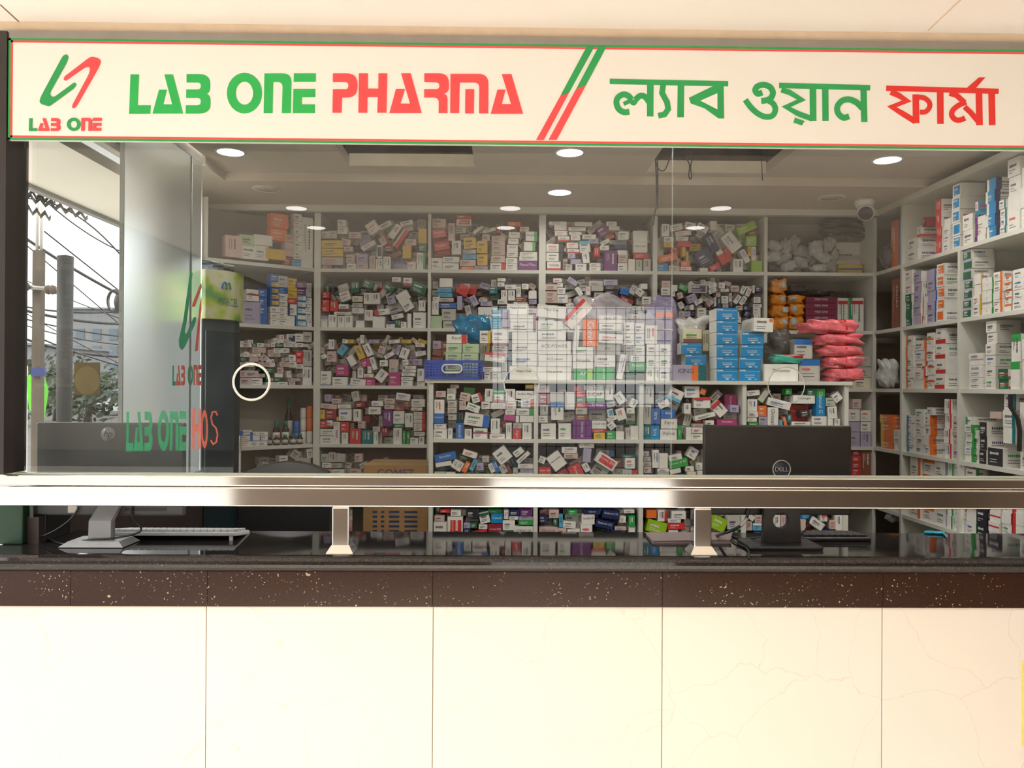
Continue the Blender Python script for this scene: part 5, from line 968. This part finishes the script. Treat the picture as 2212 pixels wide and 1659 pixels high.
# ================================================================== monitors on the counter
def monitor(px0, px1, py0, py1, Y, m, nm, label, logo, lc):
    a, c_ = at(px0, py0, Y), at(px1, py1, Y); cx = (a.x+c_.x)/2; zt_, zb_ = (a.z+at(px1, py0, Y).z)/2, (c_.z+at(px0, py1, Y).z)/2
    g = thing('monitor', label, 'monitor', (cx, Y+.02, ZC)); w = c_.x-a.x
    b = MB(); b.box(a.x, c_.x, Y, Y+.022, zb_, zt_, m); s = b.build('back_cover', g); bevel(s, .005, 3)
    b = MB(); b.box(a.x+.006, c_.x-.006, Y+.022, Y+.026, zb_+.012, zt_-.006, mat('dark_screen', (.01, .011, .013), .1)); b.build('screen', g)
    return g, a.x, c_.x, zt_, zb_
YM = 2.262
g, mx0, mx1, mt, mb_ = monitor(1521, 1839, 919, 1113, YM, BLK, 'monitor', 'black monitor seen from behind with a round badge at the right end', 'DELL', 0)
LG = mat('badge_silver', (0.62, 0.62, 0.60), .3, .3); c = at(1688.6, 1013.6, YM-.002); r = 19*YM/F
b = MB(); b.tube([c+Vector((math.cos(q)*r, 0, math.sin(q)*r)) for q in [2*PI*k/40 for k in range(40)]], .0017, LG, 8, True)
b.lathe([(0, 0), (r, 0), (r, .0015)], c, (0, 1, 0), mat('badge_blue', (.012, .02, .05), .3), 40)
b.text('D', c+Vector((-r*.55, -.001, 0)), XU, VZ, r*.42, r*.48, LG, False); U_, V_, N_ = basis(-28); b.text('E', c+Vector((-r*.12, -.001, .0)), U_, V_, r*.36, r*.44, LG, False); b.text('L', c+Vector((r*.28, -.001, 0)), XU, VZ, r*.32, r*.48, LG, False); b.text('L', c+Vector((r*.62, -.001, 0)), XU, VZ, r*.32, r*.48, LG, False)
b.build('badge', g)
n0, n1 = at(1652, 1097, 2.225).x, at(1727, 1097, 2.225).x; hc = at(1687.5, 1124, 2.225); hr = 17.5*2.225/F
b = MB(); N40 = [(hc.x+hr*math.cos(2*PI*k/32), hc.z+hr*math.sin(2*PI*k/32)) for k in range(32)]
o4 = [Vector(p) for p in ((n0-.004, ZC+.012, 0), (n1+.006, ZC+.012, 0), (n1, mb_+.05, 0), (n0, mb_+.05, 0))]; i4 = [Vector((x, z, 0)) for x, z in N40][::-1]
tri = tessellate_polygon([o4, i4]); P = o4+i4; k = len(P); fs = []
for t in tri:
    a, c2, e = t
    if (P[c2]-P[a]).cross(P[e]-P[a]).z < 0: a, c2 = c2, a
    fs += [(a, c2, e), (a+k, e+k, c2+k)]
for j in range(32): fs.append((4+j, 4+(j+1) % 32, 4+(j+1) % 32+k, 4+j+k))
for j in range(4): fs.append((j, (j+1) % 4, (j+1) % 4+k, j+k))
b.add([(p.x, 2.225, p.y) for p in P]+[(p.x, 2.245, p.y) for p in P], fs, BLK); b.box(n0+.01, n1-.01, 2.24, YM+.004, mb_+.01, mb_+.05, BLK); b.build('neck', g)
f0, f1 = at(1619, 1190, 2.172).x, at(1780, 1188, 2.172).x
b = MB(); b.box(f0, f1, 2.172, 2.292, ZC, ZC+.011, BLK); bevel(b.build('base', g), .004)
SIL = mat('silver_plastic', (0.30, 0.31, 0.33), .35); 
g, mx0, mx1, mt, mb_ = monitor(78, 396, 913, 1114, YM, mat('graphite_plastic', (0.085, 0.09, 0.095), .35), 'monitor', 'grey monitor seen from behind beside the side glass at the left end', 'hp', 0)
c = at(234, 938, YM-.002); r = 16*YM/F; b = MB(); b.lathe([(0, 0), (r, 0), (r, .0015)], c, (0, 1, 0), mat('badge_grey', (.20, .21, .22), .3), 32); b.text('hp', c+Vector((0, -.001, -.001)), Vector((1, 0, .0)), Vector((.25, 0, 1)), r*1.1, r*1.3, mat('badge_dark', (.03, .03, .03), .4)); b.build('badge', g)
b = MB(); x0, x1 = at(147, 1105, YM).x, at(166, 1105, YM).x; b.box(x0, x1, YM-.001, YM, mb_+.008, mb_+.03, PAL['W'][1]); x0, x1 = at(270, 1105, YM).x, at(360, 1105, YM).x; b.box(x0, x1, YM-.001, YM, mb_+.014, mb_+.024, BLK); b.build('port_panel', g)
n0, n1 = at(194, 1140, 2.22).x, at(243, 1140, 2.22).x
b = MB(); zm = zat(1127, 2.22); b.add([(n0, 2.21, ZC+.01), (n1, 2.21, ZC+.01), (n1, 2.235, ZC+.01), (n0, 2.235, ZC+.01), (n0+.002, 2.21, zm), (n1, 2.21, zm), (n1, 2.235, zm), (n0+.002, 2.235, zm), (n0+.016, YM, mb_+.05), (n1+.012, YM, mb_+.05), (n1+.012, YM+.01, mb_+.05), (n0+.016, YM+.01, mb_+.05)],
    [(0,3,2,1),(0,1,5,4),(1,2,6,5),(2,3,7,6),(3,0,4,7),(4,5,9,8),(5,6,10,9),(6,7,11,10),(7,4,8,11),(8,9,10,11)], SIL); b.build('neck', g)
f0, f1 = at(125, 1188, 2.175).x, at(265, 1188, 2.175).x; b = MB(); k = .02
b.add([(f0, 2.175, ZC+.002), (f1, 2.175, ZC+.002), (f1, 2.278, ZC+.002), (f0, 2.278, ZC+.002), (f0+k, 2.187, ZC+.016), (f1-k*.8, 2.187, ZC+.016), (f1-k*.8, 2.268, ZC+.016), (f0+k, 2.268, ZC+.016)], [(0,3,2,1),(4,5,6,7),(0,1,5,4),(1,2,6,5),(2,3,7,6),(3,0,4,7)], SIL)
b.box(f0+.004, f1-.004, 2.177, 2.275, ZC, ZC+.002, BLK); b.build('base', g)
def cable(label, pts, r=.003, m=BLK, cat='cable', name='cable'):
    P = [Vector(p) for p in pts]; Q = []
    for i in range(len(P)-1):
        p0, p1, p2, p3 = P[max(0, i-1)], P[i], P[i+1], P[min(len(P)-1, i+2)]
        for k in range(6): t = k/6; Q.append(.5*((2*p1)+(p2-p0)*t+(2*p0-5*p1+4*p2-p3)*t*t+(3*p1-p0-3*p2+p3)*t**3))
    Q.append(P[-1]); b = MB(); b.tube(Q, r, m, 6); lo = min(Q, key=lambda v: v.z); return one(name, label, cat, b, lo)
zc = ZC+.004
cable('black cable hanging from the grey monitor down to the left', [at(170, 1096, 2.255), at(160, 1112, 2.252), at(140, 1132, 2.25), at(100, 1155, 2.25), atZ(40, 1170, zc)])
cable('black cable looping across the grey monitor stand', [atZ(98, 1162, zc), atZ(140, 1175, zc), at(190, 1166, 2.204), at(240, 1163, 2.204), at(290, 1154, 2.22), at(305, 1142, 2.24), at(286, 1118, 2.253), at(284, 1096, 2.255)])
cable('thick black cable with white tag beside the black monitor stand', [at(1617, 1100, 2.255), at(1612, 1120, 2.252), at(1596, 1138, 2.25), at(1570, 1150, 2.25), atZ(1545, 1158, zc)], .0045)
b = MB(); b.tube([at(1614, 1120, 2.247), at(1600, 1136, 2.245)], .0056, WHTP, 8); one('cable_tag', 'white tag wrapped on the thick cable by the black monitor', 'cable tag', b, at(1600, 1136, 2.245))
cable('thin black cable curving over the counter before the black monitor base', [atZ(1566, 1155, zc), atZ(1590, 1172, zc), atZ(1615, 1186, zc), atZ(1619, 1204, zc-.003)], .0025)
cable('thin black cable running behind the black monitor neck', [atZ(1568, 1152, zc), atZ(1600, 1163, zc), at(1650, 1160, 2.256), at(1690, 1158, 2.258), at(1735, 1150, 2.258), at(1750, 1115, 2.268)], .0025)
# keyboards
def keyboard(px0, px1, Y, m, mk, label, lift):
    x0, x1 = at(px0, 1150, Y).x, at(px1, 1150, Y).x; z = ZC+lift
    g = thing('keyboard', label, 'keyboard', ((x0+x1)/2, Y+.07, ZC)); b = MB(); dz = lift*.8; D = .13
    b.add([(x0, Y, z-.011), (x1, Y, z-.011), (x1, Y+D, z-dz-.010), (x0, Y+D, z-dz-.010), (x0, Y, z), (x1-.004, Y, z), (x1-.004, Y+D, z-dz+.003), (x0, Y+D, z-dz+.003)], [(0,3,2,1),(4,5,6,7),(0,1,5,4),(1,2,6,5),(2,3,7,6),(3,0,4,7)], m); bevel(b.build('case', g), .003)
    b = MB(); n = max(8, int((x1-x0)/.0195))
    for j in range(5):
        for i in range(n):
            kx = x0+.008+i*(x1-x0-.016)/n; ky = Y+.010+j*.0225; kz = z-dz*(ky-Y)/D; b.box(kx, kx+.0155, ky, ky+.016, kz-.001, kz+.007, mk)
    b.build('keys', g)
    if lift > .015:
        for x in (x0+.03, x1-.022): b = MB(); b.box(x, x+.010, Y+.004, Y+.009, ZC, z-.008, m); b.build('foot', g)
keyboard(232, 511, 2.285, mat('pale_keyboard', (.48, .50, .52), .4), mat('pale_keys', (.52, .53, .54), .4), 'pale grey keyboard standing on its feet beside the left stand', .024)
keyboard(1735, 1884, 2.30, BLK, mat('dark_keys', (.03, .03, .03), .4), 'black keyboard lying behind the black monitor stand', .012)
# other things on the counter
b = MB(); p, q = atZ(1395, 1156, ZC), atZ(1412, 1174, ZC); p2, q2 = atZ(1580, 1156, ZC), atZ(1578, 1174, ZC)
b.prism([Vector((v.x, v.y, ZC)) for v in (q, q2, p2, p)], VZ, .008, mat('mauve_board', (.22, .165, .16), .4)); bevel(one('board', 'flat mauve board lying on the counter left of the black monitor', 'board', b, (q+p2)/2), .003)
b = MB(); x0, x1 = at(-25, 1150, 2.22).x, at(49, 1150, 2.22).x; b.box(x0, x1, 2.22, 2.36, ZC, ZC+.14, mat('green_plastic', (.005, .035, .015), .35)); b.box(x0, x1+.003, 2.218, 2.362, ZC+.14, ZC+.155, mat('green_plastic', (0, 0, 0))); bevel(one('storage_box', 'dark green plastic box at the left end of the counter', 'box', b, ((x0+x1)/2, 2.29, ZC)), .004)
b = MB(); x0, x1 = at(52, 1150, 2.26).x, at(94, 1150, 2.26).x; b.box(x0, x1, 2.27, 2.40, ZC, ZC+.13, BLK); b.box(x0+.006, x1-.006, 2.267, 2.27, ZC+.02, ZC+.11, mat('speaker_mesh', (.03, .03, .03), .8)); bevel(one('speaker', 'small black upright case beside the dark green box', 'speaker', b, ((x0+x1)/2, 2.33, ZC)), .004)
SC_B = mat('cyan_plastic', (0.0, 0.38, 0.52), .35); g = thing('scissors', 'scissors with cyan handles lying open on the right counter', 'scissors', atZ(2030, 1155, ZC))
for k, (px, py) in enumerate(((2010, 1150), (2028, 1151))):
    c = atZ(px, py, ZC+.004); b = MB(); b.tube([c+Vector((.016*math.cos(q), .010*math.sin(q), 0)) for q in [2*PI*j/20 for j in range(20)]], .0035, SC_B, 8, True)
    e = atZ(2036+k*4, 1152+k*2, ZC+.004); b.tube([c+Vector((.015, 0, 0)), e], .0035, SC_B, 8); b.build('handle', g)
    t = atZ(2050-k*2, 1160+k*4, ZC+.003); d = (t-e).normalized(); sd = Vector((-d.y, d.x, 0))*.004; b = MB(); b.prism([e-sd, e+sd, t], VZ, .0012, STEEL); b.build('blade', g)
# ================================================================== behind the counter
g = thing('office_chair', 'black office chair with a curved backrest behind the counter', 'chair', (at(617, 1000, 3.08).x, 2.86, 0)); cx = g.location.x; CH = mat('black_leatherette', (.016, .016, .018), .35)
w = 100*3.08/F; zt_ = zat(1002, 3.08); b = MB(); pts = []
for k in range(21):
    u = -1+k/10; pts.append((cx+u*w, zt_-.045*u*u-(.055 if abs(u) == 1 else 0)))
P = [Vector((x, 3.06+.05*(1-((x-cx)/w)**2), z)) for x, z in pts]+[Vector((cx+w*.88, 3.07, zt_-.52)), Vector((cx-w*.88, 3.07, zt_-.52))]
b.prism(P, Vector((0, 1, 0)), .06, CH); bevel(b.build('backrest', g), .012, 3)
b = MB(); b.box(cx-.24, cx+.24, 2.62, 3.06, .47, .54, CH); bevel(b.build('seat', g), .02, 3)
b = MB(); b.tube([(cx, 2.84, .1), (cx, 2.84, .47)], .025, DSTEEL, 12); b.tube([(cx, 3.05, .5), (cx, 3.13, .6), (cx, 3.13, .85)], .018, BLK, 8); b.build('post', g)
for k in range(5):
    q = 2*PI*k/5+.3; b = MB(); b.tube([(cx, 2.84, .11), (cx+.25*math.cos(q), 2.84+.25*math.sin(q), .07)], .018, BLK, 8); l = b.build('leg', g)
    b = MB(); b.lathe([(0, -.012), (.028, -.012), (.028, .012), (0, .012)], (cx+.25*math.cos(q), 2.84+.25*math.sin(q), .029), (math.sin(q), -math.cos(q), 0), BLK, 14); b.build('caster', l)
KR = mat('kraft_cardboard', (.36, .21, .09), .8, var=.12); PB_ = mat('print_blue', (.01, .04, .12), .6)
YC = 3.50; x0, x1 = at(785, 1080, YC).x, at(924, 1080, YC).x; zt_ = zat(1006, YC); zz = [0, .43, zat(1156, YC), zt_]
for i in range(3):
    b = MB(); b.box(x0, x1, YC, YC+.28, zz[i]+.0003, zz[i+1]-.0005, KR); e = Vector((0, YC-.0006, 0)); cxx = (x0+x1)/2; w = x1-x0
    b.box(x0, x1, YC+.13, YC+.15, zz[i+1]-.0005, zz[i+1], mat('brown_tape', (.30, .19, .09), .3))
    b.text('COMET', Vector((cxx, YC-.0006, zz[i+1]-.035)), XU, VZ, w*.8, .034, PB_)
    for j in range(5):
        z = zz[i+1]-.205-j*.021
        for fx, fw_ in ((-.32, .07), (-.2, .05), (-.02, .16), (.24, .2)): b.quad(Vector((cxx+fx*w, YC-.0006, z)), XU, VZ, fw_*w, .009, PB_)
    one('cardboard_carton', ('brown printed carton left of the front rack, bottom one', 'brown printed carton left of the front rack, middle one', 'brown printed carton with dark blue lettering left of the front rack')[i], 'carton', b, (cxx, YC+.14, zz[i]), 'printed cardboard cartons')
# security camera
c = at(1868, 452, 3.98); c.z = CZ+.95; g = thing('security_camera', 'white round security camera on the ceiling at the right rack corner', 'security camera', c)
b = MB(); b.lathe([(0, 0), (.05, 0), (.05, -.012), (.042, -.035), (0, -.035)], c, VZ, WHTP, 28); b.build('mount', g)
v = c+Vector((0, -.01, -.062)); d = Vector((-.35, -.75, -.45)).normalized(); b = MB(); b.lathe([(.001, -.042), (.025, -.036), (.038, -.02), (.042, 0), (.041, .018), (.036, .028)], v, d, WHTP, 28); h_ = b.build('housing', g)
b = MB(); b.lathe([(.035, .0285), (.034, .030), (0, .0305)], v, d, BLK, 24); b.build('lens', h_)
# cables out of the ceiling hatch
cable('pair of black cables hanging longest from the right ceiling hatch', [at(1412, 330, 3.52), at(1416, 345, 3.52), at(1418, 400, 3.52), at(1417, 440, 3.52), at(1414, 462, 3.52), at(1411, 487, 3.52)], .0035, BLK, 'cable', 'ceiling_cable')
cable('shorter black cable beside the longest hanging ceiling cable', [at(1416, 330, 3.54), at(1420, 345, 3.54), at(1421, 400, 3.54), at(1420, 452, 3.54)], .003, BLK, 'cable', 'ceiling_cable')
cable('black ceiling cable drooping in a wide curve inside the right hatch', [at(1418, 352, 3.55), at(1424, 367, 3.55), at(1436, 367, 3.55), at(1446, 345, 3.55), at(1458, 322, 3.55)], .003, BLK, 'cable', 'ceiling_cable')
cable('black ceiling cable ending in a small closed loop', [at(1478, 335, 3.55), at(1489, 355, 3.55), at(1488, 376, 3.55), at(1490, 386, 3.55), at(1494, 382, 3.55), at(1492, 358, 3.55), at(1500, 330, 3.55)], .0028, BLK, 'cable', 'ceiling_cable')
cable('short thin string hanging from the right hatch corner', [at(1645, 345, 3.56), at(1646, 365, 3.56), at(1647, 390, 3.56)], .0018, BLK, 'cable', 'ceiling_cable')
v = at(1575, 330, 3.45); v.z = ZCE+.115; b = MB(); b.blob(v, .07, .06, .045, WPB, .35, .8, 22, 14, 77); one('crumpled_bag', 'crumpled pale bag lying inside the right ceiling hatch', 'plastic bag', b, v-VZ*.045)
v = at(925, 330, 3.45); v.z = ZCE+.10; b = MB(); b.box(v.x-.05, v.x+.03, 3.42, 3.5, ZCE+.066, ZCE+.12, KR); one('board_offcut', 'brown board scrap in the left ceiling hatch', 'scrap', b, v)
# yellow note at the right edge
b = MB(); x0 = at(2206, 1520, YF).x; b.box(x0, x0+.12, YF-.0012, YF-.0002, zat(1612, YF, 2206), zat(1428, YF, 2206), mat('yellow_paper', (.75, .68, .18), .6)); one('paper_note', 'yellow paper sheet stuck on the tiled wall at the right edge', 'note', b, (x0+.06, YF, zat(1612, YF)))
# ================================================================== lettering and sticker on the side glass
XG = XL+.0006; NX = Vector((1, 0, 0))
def onside(b, pts, m): b.prism([atX(x, y, XG) for x, y in pts], NX, .0005, m)
g = thing('glass_lettering', 'green and red emblem and lettering stuck on the side glass', 'lettering', atX(400, 900, XG)); SO = mat('film_red', (.80, .12, .06), .5); SG2 = mat('film_green', (.0, .36, .14), .5)
b = MB(); onside(b, fillet([(411,584,2),(416,590,3),(404,690,4),(399,716),(401,722),(404,718),(418,686),(424,684,3),(422,698,4),(400,748,4),(393,757,3),(387,750,3),(386,735),(396,690)], 3), SG2)
onside(b, fillet([(434,610,2),(436,620,3),(421,663,3),(414,663,3),(416,655)], 3), SO); onside(b, fillet([(435,640),(435,668),(427,758,3),(421,760,3),(422,748),(431,660)], 3), SO); b.build('emblem', g)
b = MB()
for gl, m in zip(WORD, (SG2, SO, SO, SG2, SO, SO)):
    for p in gl: onside(b, [((1470+(x-834)*.207)/3.95, 680+(428+(y-475)*.68)/3.95) for x, y in p], m)
b.build('small_lettering', g); b = MB(); SG3 = mat('translucent_film_green', (.0, .30, .13), .5, alpha=.6); SO3 = mat('translucent_film_red', (.60, .10, .06), .5, alpha=.55)  # large lettering uses darker, partly transparent colours
def onside(b, pts, m): b.prism([at(x, y, YG+.0104) for x, y in pts], Vector((0, 1, 0)), .0004, m)
SG2, SO = SG3, SO3
for gl in WORD:
    for p in gl: onside(b, [((1075+(x-834)*.428)/3.95, 680+(820+(y-475)*1.33)/3.95) for x, y in p], SG2)
Hh = [(106,475),(164,475),(163,573),(231,573),(232,475),(289,475),(284,728),(224,728),(228,627),(161,627),(160,728),(102,728)]
onside(b, [((1640+(x-106)*.42)/3.95, 680+(800+(y-475)*1.36)/3.95) for x, y in Hh], SO)
for p in ring_parts(1745, 975, 30, 165, 15, 110): onside(b, [(x/3.95, 680+y/3.95) for x, y in p], SO)
onside(b, [(x/3.95, 680+y/3.95) for x, y in stroke([(1856,860),(1840,826),(1812,830),(1800,880),(1812,935),(1842,965),(1856,1020),(1846,1085),(1818,1105),(1798,1070)], 13)], SO); b.build('lettering', bpy.data.objects['window_1'])
def onside(b, pts, m): b.prism([atX(x, y, XG) for x, y in pts], NX, .0005, m)
b = MB(); onside(b, [(160,783),(216,783),(216,853),(160,853)], mat('sticker_brown', (.22, .17, .07), .6)); b.prism([atX(188+27*math.cos(2*PI*k/24), 822+31*math.sin(2*PI*k/24), XG+.0006) for k in range(24)], NX, .0002, mat('sticker_tan', (.34, .27, .11), .6)); one('glass_sticker', 'square brown sticker with a pale disc on the side glass', 'sticker', b, atX(188, 853, XG))
# ================================================================== street beyond the side glass
CON = mat('weathered_concrete', (.11, .085, .065), .9, var=.2, scale=3); GZ = -.05
g = thing('utility_pole', 'square concrete utility pole with a steel crossarm seen through the side glass', 'utility pole', at(81, 900, 10)*1); g.location.z = GZ
x0, x1 = at(69, 700, 10).x, at(88, 700, 10).x; b = MB(); b.box(x0, x1, 10, 10.09, GZ, at(80, 540, 10).z, CON); b.build('shaft', g)
for px in (80, 89): b = MB(); b.tube([at(px, 545, 10.05), at(px, 385, 10.05)], .018, mat('pale_pipe', (.55, .52, .48), .5)); b.build('pipe', g)
b = MB(); b.tube([at(15, 616, 9.95), at(136, 627, 9.95)], .03, DSTEEL, 8); b.build('crossarm', g)
for px, py in ((50, 619), (109, 626)): b = MB(); v = at(px, py, 9.9); b.lathe([(.0, -.06), (.05, -.055), (.06, -.02), (.035, 0), (.06, .02), (.05, .055), (0, .06)], v, (1, 0, 0), CON, 16); b.build('insulator', g)
b = MB(); x0, x1 = at(68, 800, 9.96).x, at(96, 800, 9.96).x; b.box(x0, x1, 9.95, 9.99, at(80, 813, 9.96).z, at(80, 795, 9.96).z, mat('blue_plate', (.02, .03, .16), .5)); b.build('number_plate', g)
b = MB(); v = at(141, 600, 9); b.lathe([(.075, 0), (.085, at(141, 550, 9).z-GZ-.02), (.0, at(141, 550, 9).z-GZ)], (v.x, 9, GZ), VZ, mat('dark_post', (.025, .022, .02), .7), 16); one('street_post', 'round dark post right of the concrete utility pole', 'post', b, (v.x, 9, GZ))
WIRES = [(22,492,265,640,6),(22,430,265,556,-40),(96,432,265,545,10),(22,590,265,690,4),(22,656,265,672,10),(22,662,265,700,8),(22,680,265,727,6),(22,692,265,745,8),(22,655,265,788,6),(96,735,265,792,3),(22,720,265,770,12),(96,500,265,634,0),(22,500,265,706,0)]
for i, (ax, ay, bx, by, sg) in enumerate(WIRES):
    Y0, Y1 = 10.4+.12*i, 11.4+.2*i; P = []
    for k in range(13): t = k/12; P.append(at(ax+(bx-ax)*t, ay+(by-ay)*t+sg*4*t*(1-t), Y0+(Y1-Y0)*t))
    b = MB(); b.tube(P, (.022, .012, .01, .008, .014)[i % 5], BLK, 5); one('overhead_wire', 'dark overhead wire sagging across the street beyond the side glass', 'wire', b, P[0], 'overhead wires in the street')
b = MB(); v = at(246, 650, 10.4)
for k in range(4): b.tube([v+Vector((.085*math.cos(q)*(1+.05*k), .02*k, .14*math.sin(q)*(1+.03*k))) for q in [2*PI*j/24 for j in range(24)]], .012, BLK, 6, True)
b.blob(v+Vector((.05, 0, -.02)), .045, .03, .11, BLK, .2, .8, 14, 10, 2); one('wire_coil', 'coil of black cable hanging from the overhead wires', 'cable coil', b, v-VZ*.15)
g = thing('tin_awning', 'rusty corrugated awning high up beyond the side glass', 'awning', at(110, 470, 8)); RU = mat('rusty_tin', (.20, .16, .13), .8, .2, .4, 5)
for j, (xa, ya, xb, yb) in enumerate(((10,405,120,440), (60,430,190,474), (5,440,110,474))):
    b = MB(); vs = []; n = 24
    for k in range(n+1):
        t = k/n; dz_ = .03*math.sin(k*1.57)
        for Y, dy in ((7.2+j*.3, 0), (8.4+j*.3, 16)): v = at(xa+(xb-xa)*t, ya+(yb-ya)*t-8+dy*.5, Y); vs.append(v+VZ*dz_)
    fs = [(2*k, 2*k+2, 2*k+3, 2*k+1) for k in range(n)]; m = len(vs); b.add(vs+[v+VZ*.01 for v in vs], fs+[tuple(x+m for x in f[::-1]) for f in fs], RU); b.build('sheet', g)
BW_ = mat('hazy_building', (.20, .205, .22), .9); BWN = mat('hazy_window', (.10, .13, .17), .3)
for i, (xa, xb, yt, Y, lab) in enumerate(((150, 300, 668, 54, 'pale grey building far behind the wires with rows of windows'), (18, 66, 745, 40, 'low pale building at the far left edge'))):
    a, c = at(xa, yt, Y), at(xb, yt, Y); g = thing('building', lab, 'building', ((a.x+c.x)/2, Y, GZ), 'buildings across the street'); b = MB(); b.box(a.x, c.x, Y, Y+8, GZ, a.z, BW_); b.build('walls', g)
    nf = 3 if i == 0 else 2
    for f in range(nf):
        for k in range(4 if i == 0 else 2):
            fx = a.x+(c.x-a.x)*(.1+k*.24); fz = a.z-.9-(f+1)*1.15; b = MB(); b.box(fx, fx+.55, Y-.05, Y+.1, fz, fz+.75, BWN); b.build('window', g)
    b = MB(); b.box(a.x-.2, c.x+.2, Y-.2, Y+8, a.z, a.z+.12, BW_); b.build('roof', g)
g = thing('car', 'pale car parked far down the street beyond the side glass', 'car', at(240, 870, 40)); g.location.z = GZ; x = g.location.x; CW_ = mat('car_paint', (.55, .58, .60), .3); w = .72
b = MB(); b.prism([Vector((x-w+dx*2*w, 40, GZ+z)) for dx, z in ((0,.25),(1,.25),(1,.75),(.96,.85),(.85,1.3),(.78,1.38),(.22,1.38),(.15,1.3),(.04,.85),(0,.75))], Vector((0, 1, 0)), 3.6, CW_); b.build('body', g)
b = MB(); b.prism([Vector((x-w+dx*2*w, 39.97, GZ+z)) for dx, z in ((.12,.88),(.88,.88),(.80,1.28),(.20,1.28))], Vector((0, 1, 0)), .03, BWN); b.build('windscreen', g)
for sx in (-1, 1):
    b = MB(); b.lathe([(0, -.1), (.3, -.1), (.3, .1), (0, .1)], (x+sx*(w-.12), 40.7, GZ+.3), (1, 0, 0), BLK, 18); b.build('wheel', g)
    b = MB(); b.box(x+sx*(w-.18)-.12, x+sx*(w-.18)+.12, 39.97, 40, GZ+.6, GZ+.72, WHTP); b.build('headlight', g)
LIME = mat('lime_cloth', (.10, .45, .02), .7); g = thing('feather_banner', 'lime green banner on a thin stick behind the utility pole', 'banner', at(80, 925, 10.6)); g.location.z = GZ
b = MB(); b.prism([at(x, y, 10.7) for x, y in ((56,812),(92,800),(104,845),(92,925),(86,930),(62,880))], Vector((0, 1, 0)), .012, LIME); b.build('cloth', g)
b = MB(); v = at(58, 790, 10.75); b.tube([(v.x, 10.75, GZ), v], .012, WHTP, 6); b.build('stick', g)
LF = mat('dusty_leaves', (.055, .075, .04), .8, var=.5, scale=4); BK = mat('bark', (.06, .05, .04), .9)
for i, (px, py, Y, s) in enumerate(((40, 850, 30, 1.5), (120, 835, 34, 1.9), (185, 860, 28, 1.3), (285, 850, 38, 1.7), (350, 845, 30, 1.5), (418, 860, 22, 1.1))):
    c = at(px, py, Y); g = thing('roadside_tree', ('low dusty tree at the left edge of the street', 'low dusty tree between the pole and the dark post', 'low dusty bush below the brown sticker', 'dusty tree blurred behind the left of the etched glass', 'dusty tree blurred behind the middle of the etched glass', 'dusty tree blurred behind the right of the etched glass')[i], 'tree', (c.x, Y, GZ), 'roadside trees beyond the side glass'); Rt = random.Random(i); b = MB(); cz = max(c.z, GZ+s*.9)
    for k in range(420):
        u, v, t = Rt.uniform(-1, 1), Rt.uniform(0, 2*PI), Rt.random()**.4; q = math.sqrt(1-u*u); p = Vector((c.x+s*t*q*math.cos(v), Y+s*t*q*math.sin(v), cz+s*.8*t*u)); a = Vector((Rt.uniform(-1,1), Rt.uniform(-1,1), Rt.uniform(-1,1))).normalized(); e = a.orthogonal().normalized(); f = a.cross(e); l = .16; b.add([p-e*l, p-f*l*.5, p+e*l, p+f*l*.5], [(0,1,2,3)], LF)
    b.build('foliage', g); b = MB(); b.tube([(c.x, Y, GZ), (c.x+.1, Y, GZ+s*.5), (c.x, Y, cz+s*.2)], [.12, .1, .04], BK, 8); b.build('trunk', g)
